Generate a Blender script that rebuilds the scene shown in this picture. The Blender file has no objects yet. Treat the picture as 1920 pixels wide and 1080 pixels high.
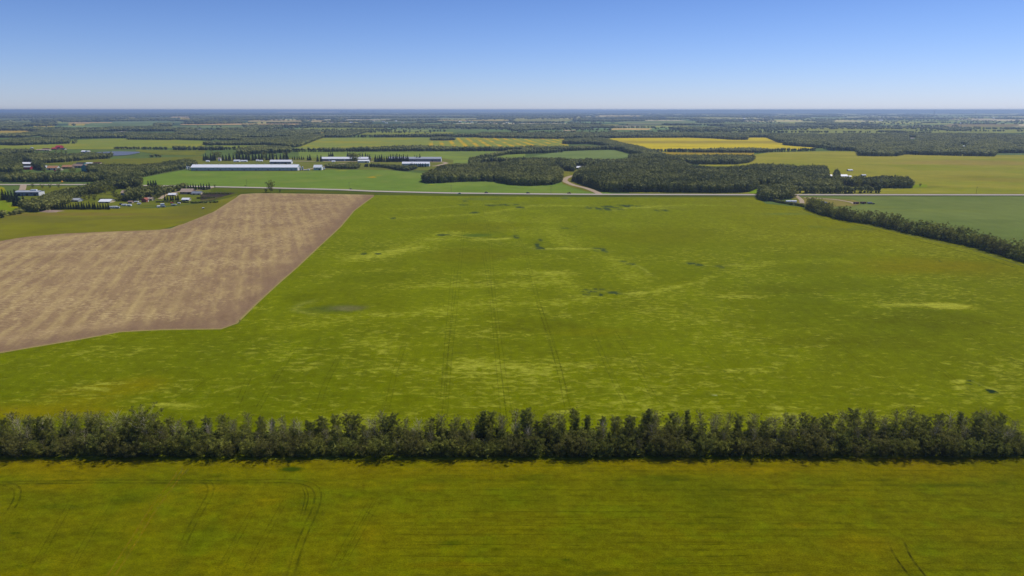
import bpy, math, random
import numpy as np
R = math.radians
random.seed(7)
rng = np.random.default_rng(7)

# ------------------------------------------------------------------ camera, world, sun, exposure
FPX, EYE, CAMZ = 1280.0, 205.8, 120.0            # focal length in photo pixels, eye level row, drone height
PITCH = math.atan((540 - EYE) / FPX)
sc = bpy.context.scene
cam_d = bpy.data.cameras.new('camera'); cam = bpy.data.objects.new('camera', cam_d)
sc.collection.objects.link(cam); sc.camera = cam
cam_d.sensor_width = 36; cam_d.lens = 24; cam_d.clip_start = 0.5; cam_d.clip_end = 300000
cam.location = (0, 0, CAMZ); cam.rotation_euler = (math.pi / 2 - PITCH, 0, 0)

SUN_EL, SUN_AZ = 57.0, 52.0                       # azimuth: degrees right of straight ahead
world = bpy.data.worlds.new('World'); sc.world = world; world.use_nodes = True
wn = world.node_tree.nodes; wl = world.node_tree.links
sky = wn.new('ShaderNodeTexSky'); sky.sky_type = 'NISHITA'; sky.sun_disc = False
sky.sun_elevation = R(SUN_EL); sky.sun_rotation = R(SUN_AZ)
sky.altitude = 700; sky.air_density = 1.0; sky.dust_density = 0.3; sky.ozone_density = 4.5
bg = wn['Background']; bg.inputs['Strength'].default_value = 0.08
# clear-day gradient: paler towards the horizon, deeper blue above
tcw = wn.new('ShaderNodeTexCoord'); sxz = wn.new('ShaderNodeSeparateXYZ'); wl.new(tcw.outputs['Generated'], sxz.inputs[0])
rmp = wn.new('ShaderNodeMapRange'); rmp.inputs[1].default_value = 0.0; rmp.inputs[2].default_value = 0.18; rmp.interpolation_type = 'LINEAR'; wl.new(sxz.outputs['Z'], rmp.inputs[0])
mxw = wn.new('ShaderNodeMix'); mxw.data_type = 'RGBA'; mxw.clamp_result = False; mxw.inputs[6].default_value = (1.02, 1.13, 1.66, 1); mxw.inputs[7].default_value = (0.62, 0.78, 1.20, 1)
wl.new(rmp.outputs[0], mxw.inputs[0]); mulw = wn.new('ShaderNodeVectorMath'); mulw.operation = 'MULTIPLY'
wl.new(sky.outputs['Color'], mulw.inputs[0]); wl.new(mxw.outputs[2], mulw.inputs[1]); wl.new(mulw.outputs[0], bg.inputs['Color'])
sun_d = bpy.data.lights.new('sun', 'SUN'); sun_d.energy = 3.6; sun_d.angle = R(0.53); sun_d.color = (1.0, 0.95, 0.87)
sun = bpy.data.objects.new('sun', sun_d); sc.collection.objects.link(sun)
sun.rotation_euler = (R(90 - SUN_EL), 0, R(180 - SUN_AZ) )
sc.view_settings.view_transform = 'Standard'; sc.view_settings.look = 'None'
sc.view_settings.exposure = 0.0; sc.view_settings.gamma = 1.0

# ------------------------------------------------------------------ helpers
COL = sc.collection
_f = np.array([0, math.cos(PITCH), -math.sin(PITCH)]); _u = np.array([0, math.sin(PITCH), math.cos(PITCH)])
def P(x, y, z=0.0):
    """point at height z that the photo shows at pixel x, y"""
    x = np.asarray(x, float); y = np.asarray(y, float)
    a = (x - 960) / FPX; b = -(y - 540) / FPX
    dx = a; dy = _f[1] + b * _u[1]; dz = np.minimum(_f[2] + b * _u[2], -0.0018)
    t = (z - CAMZ) / dz
    return np.stack([dx * t, dy * t, np.zeros_like(t) + z], -1)
def depth(p): return float(p[1] * _f[1] + (p[2] - CAMZ) * _f[2])
def lin(c):
    c = np.asarray(c, float) / 255
    return np.where(c < 0.04045, c / 12.92, ((c + 0.055) / 1.055) ** 2.4)
GAIN = 0.97                                        # picture value of a white card lying in this light
def A(*c): return lin(c) / GAIN                    # albedo that shows as this picture colour

def tag(o, label=None, cat=None, group=None, kind=None):
    if label: o['label'] = label
    if cat: o['category'] = cat
    if group: o['group'] = group
    if kind: o['kind'] = kind
    return o
def empty(name, loc, rz=0):
    o = bpy.data.objects.new(name, None); COL.objects.link(o); o.location = loc; o.rotation_euler = (0, 0, rz)
    o.empty_display_size = 1; return o
def mesh_obj(name, V, F, mat, parent=None, smooth=False):
    me = bpy.data.meshes.new(name)
    me.from_pydata([tuple(map(float, v)) for v in V], [], [tuple(map(int, f)) for f in F]); me.update()
    if smooth: me.polygons.foreach_set('use_smooth', [True] * len(me.polygons))
    o = bpy.data.objects.new(name, me); COL.objects.link(o)
    if mat: me.materials.append(mat)
    if parent: o.parent = parent
    return o
def np_mesh(name, V, F, mat, attrs=None, smooth=False, cols=None):
    """F: (n,k) array; attrs: dict name -> per-vertex float"""
    me = bpy.data.meshes.new(name); V = np.asarray(V, np.float32); F = np.asarray(F, np.int32)
    n, k = F.shape
    me.vertices.add(len(V)); me.vertices.foreach_set('co', V.ravel())
    me.loops.add(n * k); me.loops.foreach_set('vertex_index', F.ravel())
    me.polygons.add(n); me.polygons.foreach_set('loop_start', np.arange(0, n * k, k, dtype=np.int32))
    me.polygons.foreach_set('loop_total', np.full(n, k, np.int32))
    if smooth: me.polygons.foreach_set('use_smooth', np.ones(n, bool))
    for a, v in (attrs or {}).items():
        at = me.attributes.new(a, 'FLOAT', 'POINT'); at.data.foreach_set('value', np.asarray(v, np.float32))
    if cols is not None:
        at = me.attributes.new('col', 'FLOAT_COLOR', 'POINT'); at.data.foreach_set('color', np.asarray(cols, np.float32).ravel())
    me.update(calc_edges=True); me.materials.append(mat)
    o = bpy.data.objects.new(name, me); COL.objects.link(o); return o

class MB:
    def __init__(s): s.V = []; s.F = []
    def add(s, V, F):
        n = len(s.V); s.V += [tuple(v) for v in V]; s.F += [tuple(i + n for i in f) for f in F]; return s
    def box(s, x0, x1, y0, y1, z0, z1):
        return s.add([(x0,y0,z0),(x1,y0,z0),(x1,y1,z0),(x0,y1,z0),(x0,y0,z1),(x1,y0,z1),(x1,y1,z1),(x0,y1,z1)],
                     [(3,2,1,0),(4,5,6,7),(0,1,5,4),(1,2,6,5),(2,3,7,6),(3,0,4,7)])
    def prism(s, prof, x0, x1):                    # profile in (y,z), extruded along x
        n = len(prof)
        V = [(x0, a, b) for a, b in prof] + [(x1, a, b) for a, b in prof]
        F = [tuple(range(n))[::-1], tuple(range(n, 2 * n))] + [(i, (i + 1) % n, n + (i + 1) % n, n + i) for i in range(n)]
        return s.add(V, F)
    def lathe(s, cx, cy, prof, n=14):              # profile of (r, z)
        V = []; F = []; m = len(prof)
        for r, z in prof:
            for k in range(n):
                a = 2 * math.pi * k / n; V.append((cx + r * math.cos(a), cy + r * math.sin(a), z))
        for j in range(m - 1):
            for k in range(n): F.append((j*n+k, j*n+(k+1)%n, (j+1)*n+(k+1)%n, (j+1)*n+k))
        F.append(tuple(range(n))[::-1]); F.append(tuple(range((m-1)*n, m*n)))
        return s.add(V, F)
    def cylx(s, y, z, r, x0, x1, n=12):            # cylinder along x (wheels, tanks)
        prof = [(y + r * math.cos(2*math.pi*k/n), z + r * math.sin(2*math.pi*k/n)) for k in range(n)]
        return s.prism(prof, x0, x1)
    def cyly(s, x, z, r, y0, y1, n=12):
        V = [(x + r*math.cos(2*math.pi*k/n), y0, z + r*math.sin(2*math.pi*k/n)) for k in range(n)]
        V += [(a, y1, c) for a, b, c in V]
        F = [tuple(range(n)), tuple(range(n, 2*n))[::-1]] + [(i, n+i, n+(i+1)%n, (i+1)%n) for i in range(n)]
        return s.add(V, F)
    def tube(s, pts, rad, n=5):
        pts = [np.array(p, float) for p in pts]; V = []; F = []
        for i, p in enumerate(pts):
            d = pts[min(i+1, len(pts)-1)] - pts[max(i-1, 0)]; d = d / (np.linalg.norm(d) + 1e-9)
            a = np.cross(d, [0.31, 0.95, 0.05]); a /= np.linalg.norm(a); b = np.cross(d, a)
            for k in range(n):
                t = 2*math.pi*k/n; V.append(tuple(p + rad[i]*(a*math.cos(t) + b*math.sin(t))))
        for j in range(len(pts)-1):
            for k in range(n): F.append((j*n+k, j*n+(k+1)%n, (j+1)*n+(k+1)%n, (j+1)*n+k))
        F.append(tuple(range((len(pts)-1)*n, len(pts)*n)))
        return s.add(V, F)
    def build(s, name, mat, parent=None): return mesh_obj(name, s.V, s.F, mat, parent)

# numpy value noise
def _hash(i, j, s):
    h = (i.astype(np.int64) * 374761393 + j.astype(np.int64) * 668265263 + s * 1442695041) & 0x7fffffff
    h = ((h ^ (h >> 13)) * 1274126177) & 0x7fffffff
    return ((h ^ (h >> 16)) & 0xffff) / 65535.0
def vnoise(x, y, s=0):
    i = np.floor(x); j = np.floor(y); u = x - i; v = y - j
    u = u*u*(3-2*u); v = v*v*(3-2*v)
    a = _hash(i, j, s); b = _hash(i+1, j, s); c = _hash(i, j+1, s); d = _hash(i+1, j+1, s)
    return a*(1-u)*(1-v) + b*u*(1-v) + c*(1-u)*v + d*u*v
def fbm(x, y, s=0, o=4):
    t = 0; w = 0; a = 1.0
    for k in range(o):
        t = t + a * vnoise(x * 2**k + 17.3*k, y * 2**k - 9.1*k, s + k); w += a; a *= 0.55
    return t / w
def sstep(a, b, x):
    t = np.clip((x - a) / (b - a), 0, 1); return t*t*(3-2*t)
def seg_dist(X, Y, pts):
    """distance to a polyline, and position along it 0..1"""
    best = np.full(X.shape, 1e9); tt = np.zeros(X.shape); n = len(pts) - 1
    for i in range(n):
        ax, ay = pts[i][:2]; bx, by = pts[i+1][:2]; dx, dy = bx-ax, by-ay
        t = np.clip(((X-ax)*dx + (Y-ay)*dy) / (dx*dx+dy*dy+1e-9), 0, 1)
        d = np.hypot(X - ax - t*dx, Y - ay - t*dy); m = d < best
        best = np.where(m, d, best); tt = np.where(m, (i + t)/n, tt)
    return best, tt

# ------------------------------------------------------------------ materials
def nmat(name):
    m = bpy.data.materials.new(name); m.use_nodes = True
    nt = m.node_tree; return m, nt, nt.nodes, nt.links, nt.nodes['Principled BSDF']
def paint_mat(name, col, rough=0.6, var=0.12, scale=0.6, metal=0.0):
    m, nt, n, l, b = nmat(name)
    tc = n.new('ShaderNodeTexCoord'); ns = n.new('ShaderNodeTexNoise'); ns.inputs['Scale'].default_value = scale; ns.inputs['Detail'].default_value = 5
    l.new(tc.outputs['Object'], ns.inputs['Vector'])
    mr = n.new('ShaderNodeMapRange'); mr.inputs[3].default_value = 1 - var; mr.inputs[4].default_value = 1 + var
    l.new(ns.outputs['Fac'], mr.inputs[0])
    vm = n.new('ShaderNodeVectorMath'); vm.operation = 'SCALE'; vm.inputs[0].default_value = tuple(col[:3])
    l.new(mr.outputs[0], vm.inputs['Scale']); l.new(vm.outputs[0], b.inputs['Base Color'])
    b.inputs['Roughness'].default_value = rough; b.inputs['Metallic'].default_value = metal
    b.inputs['Specular IOR Level'].default_value = 0.25
    return m
def crop_mat(name, scales=(1.3, 0.30), amp=(0.30, 0.16), glint=None, glint_scale=0.16):
    """colour comes from the crop map on the vertices, broken up by leaf-scale noise; alpha = amount of painted glint on wind-laid crop, of straw on stubble"""
    m, nt, n, l, b = nmat(name)
    at = n.new('ShaderNodeAttribute'); at.attribute_name = 'col'
    geo = n.new('ShaderNodeNewGeometry'); cur = at.outputs['Color']
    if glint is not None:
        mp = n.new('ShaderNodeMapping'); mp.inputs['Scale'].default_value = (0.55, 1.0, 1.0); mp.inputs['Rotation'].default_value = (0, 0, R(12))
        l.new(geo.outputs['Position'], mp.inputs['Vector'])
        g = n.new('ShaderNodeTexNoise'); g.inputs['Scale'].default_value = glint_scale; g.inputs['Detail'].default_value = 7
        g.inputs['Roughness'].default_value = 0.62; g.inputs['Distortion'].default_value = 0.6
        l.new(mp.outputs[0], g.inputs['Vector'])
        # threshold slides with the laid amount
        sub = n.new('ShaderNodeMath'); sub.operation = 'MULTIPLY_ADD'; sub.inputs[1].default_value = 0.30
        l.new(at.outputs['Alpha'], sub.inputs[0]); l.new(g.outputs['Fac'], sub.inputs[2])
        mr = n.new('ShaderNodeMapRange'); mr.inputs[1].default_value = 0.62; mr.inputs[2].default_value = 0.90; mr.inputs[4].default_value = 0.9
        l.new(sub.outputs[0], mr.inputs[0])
        mx = n.new('ShaderNodeMix'); mx.data_type = 'RGBA'; mx.inputs[7].default_value = (*glint, 1)  # pale mix colour: glint painted on laid crop, straw streaks on stubble
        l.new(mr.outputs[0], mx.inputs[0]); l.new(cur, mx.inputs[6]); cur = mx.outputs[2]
    for s, a in zip(scales, amp):
        ns = n.new('ShaderNodeTexNoise'); ns.inputs['Scale'].default_value = s; ns.inputs['Detail'].default_value = 5; ns.inputs['Roughness'].default_value = 0.65
        l.new(geo.outputs['Position'], ns.inputs['Vector'])
        mr = n.new('ShaderNodeMapRange'); mr.inputs[1].default_value = 0.25; mr.inputs[2].default_value = 0.75
        mr.inputs[3].default_value = 1 - a; mr.inputs[4].default_value = 1 + a
        l.new(ns.outputs['Fac'], mr.inputs[0])
        vm = n.new('ShaderNodeVectorMath'); vm.operation = 'SCALE'
        l.new(cur, vm.inputs[0]); l.new(mr.outputs[0], vm.inputs['Scale']); cur = vm.outputs[0]
    l.new(cur, b.inputs['Base Color']); b.inputs['Roughness'].default_value = 1.0; b.inputs['Specular IOR Level'].default_value = 0.0
    return m
def leaf_mat(name, dark, light, trans=0.25, rnd=0.35):
    m, nt, n, l, b = nmat(name)
    at = n.new('ShaderNodeAttribute'); at.attribute_name = 'tint'
    oi = n.new('ShaderNodeObjectInfo')
    mx = n.new('ShaderNodeMix'); mx.data_type = 'RGBA'; mx.inputs[6].default_value = (*dark, 1); mx.inputs[7].default_value = (*light, 1)
    l.new(at.outputs['Fac'], mx.inputs[0])
    mr = n.new('ShaderNodeMapRange'); mr.inputs[3].default_value = 1 - rnd; mr.inputs[4].default_value = 1 + rnd
    l.new(oi.outputs['Random'], mr.inputs[0])
    vm = n.new('ShaderNodeVectorMath'); vm.operation = 'SCALE'; l.new(mx.outputs[2], vm.inputs[0]); l.new(mr.outputs[0], vm.inputs['Scale'])
    l.new(vm.outputs[0], b.inputs['Base Color']); b.inputs['Roughness'].default_value = 0.7; b.inputs['Specular IOR Level'].default_value = 0.12
    if trans > 0:
        tr = n.new('ShaderNodeBsdfTranslucent'); l.new(vm.outputs[0], tr.inputs['Color'])
        ms = n.new('ShaderNodeMixShader'); ms.inputs[0].default_value = trans
        l.new(b.outputs[0], ms.inputs[1]); l.new(tr.outputs[0], ms.inputs[2]); l.new(ms.outputs[0], n['Material Output'].inputs['Surface'])
    return m
M = {
 'crop': crop_mat('crop', glint=A(158, 160, 50), glint_scale=0.34),
 'crop_near': crop_mat('crop_near', scales=(2.4, 0.5), amp=(0.45, 0.25)),
 'crop_far': crop_mat('crop_far', scales=(0.05, 0.012), amp=(0.10, 0.10)),
 'stubble': crop_mat('stubble', scales=(0.55, 0.09), amp=(0.16, 0.08), glint=A(196, 172, 118), glint_scale=0.45),
 'ground': crop_mat('ground', scales=(0.03, 0.006), amp=(0.2, 0.2)),
 'leaf_wood': leaf_mat('leaf_wood', (0.056, 0.072, 0.012), (0.290, 0.285, 0.060), 0.15, 0.05),
 'leaf_belt': leaf_mat('leaf_belt', (0.120, 0.132, 0.020), (0.370, 0.360, 0.062), 0.45, 0.25),
 'leaf_dark': leaf_mat('leaf_dark', (0.088, 0.106, 0.018), (0.280, 0.290, 0.050), 0.45, 0.25),
 'leaf_grey': leaf_mat('leaf_grey', (0.120, 0.116, 0.024), (0.250, 0.232, 0.055), 0.40, 0.2),
 'leaf_bright': leaf_mat('leaf_bright', (0.09, 0.10, 0.012), (0.19, 0.19, 0.03), 0.35, 0.2),
 'needle': leaf_mat('needle', (0.018, 0.030, 0.012), (0.065, 0.085, 0.026), 0.0, 0.25),
 'bark': paint_mat('bark', (0.30, 0.26, 0.18), 0.9, 0.35, 2.0),
 'bark_dark': paint_mat('bark_dark', (0.10, 0.085, 0.065), 0.9, 0.3, 2.0),
 'bark_pale': paint_mat('bark_pale', (0.50, 0.43, 0.30), 0.9, 0.3, 2.0),
 'gravel': paint_mat('gravel', A(176, 164, 146), 1.0, 0.12, 0.05),
 'dirt': paint_mat('dirt', A(166, 146, 118), 1.0, 0.15, 0.05),
 'pond': paint_mat('pond', (0.13, 0.145, 0.18), 0.55, 0.1, 0.02),
 'white_metal': paint_mat('white_metal', (0.86, 0.86, 0.86), 0.5, 0.05, 0.3),
 'grey_metal': paint_mat('grey_metal', (0.42, 0.44, 0.46), 0.45, 0.08, 0.3),
 'teal_metal': paint_mat('teal_metal', (0.40, 0.50, 0.48), 0.6, 0.08, 0.3),
 'teal_paint': paint_mat('teal_paint', (0.07, 0.27, 0.25), 0.6, 0.08, 0.3),
 'slate': paint_mat('slate', (0.22, 0.24, 0.28), 0.7, 0.1, 0.3),
 'dark': paint_mat('dark', (0.035, 0.037, 0.042), 0.6, 0.15, 0.5),
 'glass': paint_mat('glass', (0.03, 0.04, 0.05), 0.12, 0.1, 0.5),
 'red': paint_mat('red', (0.42, 0.035, 0.04), 0.6, 0.1, 0.4),
 'brick_red': paint_mat('brick_red', (0.33, 0.10, 0.06), 0.8, 0.15, 0.4),
 'maroon': paint_mat('maroon', (0.10, 0.02, 0.022), 0.5, 0.15, 0.4),
 'orange_roof': paint_mat('orange_roof', (0.50, 0.25, 0.12), 0.85, 0.12, 0.4),
 'tan': paint_mat('tan', (0.45, 0.34, 0.24), 0.85, 0.12, 0.4),
 'brown_roof': paint_mat('brown_roof', (0.30, 0.21, 0.15), 0.85, 0.15, 0.4),
 'cream': paint_mat('cream', (0.62, 0.52, 0.36), 0.8, 0.1, 0.4),
 'blue_wall': paint_mat('blue_wall', (0.16, 0.24, 0.36), 0.7, 0.1, 0.4),
 'signal_orange': paint_mat('signal_orange', (0.85, 0.36, 0.01), 0.5, 0.05, 0.4),
 'wood_pole': paint_mat('wood_pole', (0.12, 0.095, 0.07), 0.9, 0.2, 1.0),
 'rubber': paint_mat('rubber', (0.02, 0.02, 0.02), 0.9, 0.1, 1.0),
}

# ------------------------------------------------------------------ ground: one sheet to the horizon, quarter sections in the distance
def palette_pick(u):
    pal = [(0.50, A(66, 88, 48)), (0.60, A(128, 138, 72)), (0.70, A(112, 134, 80)), (0.78, A(150, 150, 74)),
           (0.84, A(190, 176, 84)), (0.90, A(204, 186, 140)), (0.94, A(150, 138, 104)), (1.01, A(98, 116, 62))]
    out = np.zeros(u.shape + (3,)); done = np.zeros(u.shape, bool)
    for t, c in pal:
        m = (u < t) & ~done; out[m] = c; done |= m
    return out
CELL = 500.0; NC = 130
def far_density(cx, cy):                            # share of woodland in the far country: more on the left
    return 0.46 - 0.34 * np.clip((cx / (np.abs(cy) + 1)) * 1.6, -0.5, 1.0)
g_edges = (np.arange(2*NC + 1) - NC) * CELL
V = []; F = []; Cc = []
ci, cj = np.meshgrid(np.arange(2*NC), np.arange(2*NC), indexing='ij')
ci = ci.ravel(); cj = cj.ravel()
x0 = g_edges[ci]; y0 = g_edges[cj]; cx = x0 + CELL/2; cy = y0 + CELL/2
u = _hash((ci + cj*3) // 3 + 5, cj, 11)                      # fields twice as wide as deep
wood_u = _hash(ci, cj, 23)
colr = palette_pick(0.5 + 0.5 * u)
is_wood = (wood_u < far_density(cx, cy)) & (cy > 3500)
colr[is_wood] = A(62, 80, 46)
near = (np.hypot(cx, cy) < 4200) | (cy < 0)
colr[near] = A(88, 104, 48)
Vq = np.stack([np.stack([x0, y0], -1), np.stack([x0+CELL, y0], -1), np.stack([x0+CELL, y0+CELL], -1), np.stack([x0, y0+CELL], -1)], 1)
Vq = np.concatenate([Vq, np.full(Vq.shape[:2] + (1,), -0.25)], -1).reshape(-1, 3)
# welded positions: same height everywhere, so this is one closed sheet
cols = np.concatenate([np.repeat(colr, 4, 0), np.zeros((len(Vq), 1))], 1)
g = np_mesh('ground', Vq, np.arange(len(Vq)).reshape(-1, 4), M['ground'], cols=cols)
tag(g, 'flat farmland running out to the horizon in a patchwork of sections', 'ground', kind='structure')

# ------------------------------------------------------------------ fields: sheets bounded left to right by a top and a bottom edge
_lift = [0.02]
def col_sheet(cols, nx, ny, z=None, power=1.0):
    if z is None: z = _lift[0]; _lift[0] += 0.012
    c = np.array(cols, float); xs = np.unique(np.concatenate([np.linspace(c[0,0], c[-1,0], nx), c[:,0]]))
    yt = np.interp(xs, c[:,0], c[:,1]); yb = np.interp(xs, c[:,0], c[:,2])
    t = np.linspace(0, 1, ny)
    X = np.repeat(xs[:,None], ny, 1); Yp = yt[:,None] * (1-t) + yb[:,None] * t
    V = P(X, Yp, 0.0); V[..., 2] = z
    n = len(xs); idx = np.arange(n*ny).reshape(n, ny)
    F = np.stack([idx[:-1,:-1], idx[:-1,1:], idx[1:,1:], idx[1:,:-1]], -1).reshape(-1, 4)
    return V.reshape(-1, 3), F
def simple_field(label, cols, c1, c2=None, thr=(0.45, 0.7), sc_=60.0, stripes=None, name='field', mat='crop_far', nx=70, ny=24, cat='field', extra=None, squash=1.0):
    V, F = col_sheet(cols, nx, ny)
    X, Y = V[:,0], V[:,1]
    C = np.tile(A(*c1), (len(V), 1))
    if c2 is not None:
        m = sstep(thr[0], thr[1], fbm(X/sc_, Y/(sc_*squash), len(label), 4))[:,None]; C = C*(1-m) + A(*c2)*m
    if stripes is not None:
        m = stripes(X, Y)[:,None]; C = C*(1-m) + A(*stripes.c)*m
    if extra: C = extra(X, Y, C)
    C = C * (0.93 + 0.14 * fbm(X/35, Y/35, 3, 3))[:,None] * np.array([1.0, .85, .60])
    o = np_mesh(name, V, F, M[mat], cols=np.concatenate([C, np.zeros((len(C),1))], 1))
    return tag(o, label, cat, kind='structure')

class Painter:
    def __init__(s, V, base):
        s.X, s.Y = V[:,0], V[:,1]; s.C = np.tile(A(*base), (len(V), 1)); s.g = np.zeros(len(V))
    def mix(s, m, c): s.C = s.C*(1-m[:,None]) + A(*c)*m[:,None]
    def ell(s, cx, cy, rx, ry, c=None, k=1.0, glint=0.0, soft=0.6, brk=0.0, bs=6.0):
        o = P(cx, cy); a = rx * depth(o) / FPX; b = abs(P(cx, cy - ry)[1] - P(cx, cy + ry)[1]) / 2
        r = np.hypot((s.X - o[0])/a, (s.Y - o[1])/b) + 0.5*(fbm(s.X/(a*.5), s.Y/(b*.5), int(cx) % 50, 3) - 0.5)
        m = k * (1 - sstep(1 - soft, 1.0 + 0.001, r))
        if brk: m = m * sstep(brk, brk + 0.12, fbm(s.X/bs, s.Y/bs, int(cx) % 37, 3))
        if c is not None: s.mix(m, c)
        s.g = s.g + glint * (1 - sstep(1 - soft, 1.0, r))
    def stroke(s, pts, w, c=None, k=1.0, glint=0.0, brk=0.0, taper=True):
        W = P(*np.array(pts, float).T)
        d, t = seg_dist(s.X, s.Y, W)
        ww = w * (0.6 + 0.8 * fbm(s.X/22, s.Y/22, int(pts[0][0]) % 41, 2))
        m = np.exp(-(d/ww)**2) * (np.minimum(1, 6*np.minimum(t, 1-t) + 0.05) if taper else 1)
        if brk: m = m * sstep(brk, brk + .2, fbm(s.X/9, s.Y/9, 5, 3))
        if c is not None: s.mix(k*m, c)
        s.g = s.g + glint * m

ROAD = [(-700,344),(-200,345.5),(0,346.6),(176,346.6),(398,350.6),(480,352.2),(560,354.2),(640,356.2),(700,359),(840,362.4),(960,363.8),(1120,365),(1400,365.6),(1920,366),(2600,366.5)]
rx_, ry_ = zip(*ROAD)
def road_y(x): return float(np.interp(x, rx_, ry_))

# --- main green field between the shelterbelt and the road
MAIN = [(-900,800,873),(-300,715,870),(0,663,867.5),(60,652,867),(145,638,866.5),(225,623,866.5),(300,619,866.5),(415,617.5,866.5),(447,607,866.5),(452,600,866.5),
        (480,572,866),(520,535,866),(560,500,866),(600,462,866),(640,425,865.5),(665,395,865.5),(703,366,865),(760,366,865),(850,367.5,865),(1000,368.6,865),(1200,370,864.5),
        (1420,370,864),(1436,382,864),(1500,388,864),(1545,404,864),(1580,413,864),(1640,422,864),(1700,437,864),(1760,449,864),(1830,464,864),(1920,492,863.5),(2100,545,863),(2500,680,862)]
V, F = col_sheet(MAIN, 1000, 330, 0.03)
p = Painter(V, (108, 124, 10)); X, Y = p.X, p.Y
n1 = fbm(X/110, Y/110, 1, 4); n2 = fbm(X/38, Y/55, 2, 4); n3 = fbm(X/14, Y/14, 3, 4)
p.mix(0.75*sstep(0.35, 0.75, n1), (98, 116, 4)); p.mix(0.5*sstep(0.5, 0.8, n2), (118, 138, 24))
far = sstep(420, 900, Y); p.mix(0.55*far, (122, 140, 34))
rgt = sstep(40, 420, X - 0.05*Y) ; p.mix(0.5*rgt*sstep(420, 700, Y), (128, 128, 6))
p.mix(0.4*rgt*(1-sstep(250, 600, Y)), (104, 112, 2))
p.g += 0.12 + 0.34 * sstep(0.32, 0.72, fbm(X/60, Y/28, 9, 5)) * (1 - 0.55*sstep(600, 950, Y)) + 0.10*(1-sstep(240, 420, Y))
# broad pale wind-laid bands and crests, their glint painted in (photo pixel tracks laid on the ground)
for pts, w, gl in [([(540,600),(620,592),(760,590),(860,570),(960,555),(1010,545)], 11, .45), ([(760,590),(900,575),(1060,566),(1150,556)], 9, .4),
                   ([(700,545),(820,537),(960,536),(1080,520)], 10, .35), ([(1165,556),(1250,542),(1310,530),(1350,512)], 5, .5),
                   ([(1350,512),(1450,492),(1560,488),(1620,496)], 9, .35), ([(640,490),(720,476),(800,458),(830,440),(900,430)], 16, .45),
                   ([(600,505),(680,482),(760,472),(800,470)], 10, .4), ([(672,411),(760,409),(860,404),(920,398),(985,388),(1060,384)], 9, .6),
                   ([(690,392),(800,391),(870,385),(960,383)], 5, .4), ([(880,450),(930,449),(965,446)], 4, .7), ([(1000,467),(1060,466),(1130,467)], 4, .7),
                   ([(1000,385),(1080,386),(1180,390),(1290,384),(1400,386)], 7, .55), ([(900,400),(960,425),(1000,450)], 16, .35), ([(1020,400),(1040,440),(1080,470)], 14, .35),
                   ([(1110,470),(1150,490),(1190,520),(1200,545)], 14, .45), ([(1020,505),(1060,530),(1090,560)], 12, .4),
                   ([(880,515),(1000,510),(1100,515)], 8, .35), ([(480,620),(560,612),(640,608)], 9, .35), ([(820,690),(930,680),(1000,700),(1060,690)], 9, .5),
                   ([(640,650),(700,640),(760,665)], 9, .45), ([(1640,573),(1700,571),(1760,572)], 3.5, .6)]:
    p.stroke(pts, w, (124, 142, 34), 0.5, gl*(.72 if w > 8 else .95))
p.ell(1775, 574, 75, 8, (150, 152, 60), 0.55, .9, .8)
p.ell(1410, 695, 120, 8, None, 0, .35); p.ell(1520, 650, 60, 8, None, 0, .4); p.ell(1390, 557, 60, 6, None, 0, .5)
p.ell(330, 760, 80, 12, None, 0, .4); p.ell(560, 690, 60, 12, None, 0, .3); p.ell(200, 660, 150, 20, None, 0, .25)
# yellow ripening bands
p.stroke([(-100,790),(60,770),(180,748),(260,725),(330,708)], 10, (132, 128, 6), .45, -.2); p.stroke([(-100,770),(100,772),(250,768)], 5, (142, 138, 8), .4, -.2)
p.stroke([(60,745),(180,725),(300,712)], 6, (126, 124, 4), .4)
p.ell(1110, 622, 130, 10, (122, 126, 4), .35, -.2); p.ell(1750, 500, 220, 28, (130, 124, 4), .55, -.3, .9)
p.ell(1500, 540, 130, 12, (98, 112, 2), .5, -.2); p.ell(1750, 600, 160, 25, (92, 104, 2), .5, -.2); p.ell(1600, 640, 240, 18, (92, 104, 2), .45)
p.ell(900, 425, 130, 12, (110, 120, 6), .6, -.3); p.ell(890, 478, 130, 16, (108, 118, 2), .6, -.3); p.ell(1240, 440, 160, 22, (110, 120, 4), .5, -.3)
p.ell(1000, 610, 110, 18, (96, 108, 0), .5, -.25); p.ell(700, 520, 100, 14, (96, 112, 0), .5, -.3); p.ell(560, 560, 50, 14, (98, 114, 0), .6, -.3)
p.C *= np.array([.87, .745, .05])
for pts, w in [([(860,379),(900,382),(950,381),(985,386),(1040,382)], 2.6), ([(820,438),(850,441),(890,446),(930,449),(975,443)], 2.2), ([(985,462),(1010,468),(1060,466),(1110,466),(1150,474)], 2.2),
               ([(1090,385),(1125,392),(1150,395),(1190,388),(1240,391),(1290,387)], 2.6), ([(1150,486),(1180,494),(1200,500),(1230,520)], 1.8), ([(1080,548),(1110,545),(1140,547),(1170,551),(1215,547)], 1.8), ([(1270,492),(1310,496),(1345,500),(1400,494)], 1.8),
               ([(600,560),(560,572),(552,582),(600,592)], 3), ([(1790,712),(1820,714),(1860,730),(1880,740)], 1.2), ([(690,474),(740,470),(800,462)], 2)]:
    p.stroke(pts, w, (118, 124, 40), .7, .4)
for k in range(60):
    cx_, cy_ = random.uniform(60, 1880), random.uniform(560, 800); p.ell(cx_, cy_, random.uniform(18, 70), random.uniform(2, 6), None, 0, random.uniform(.15, .4), .8)
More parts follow.
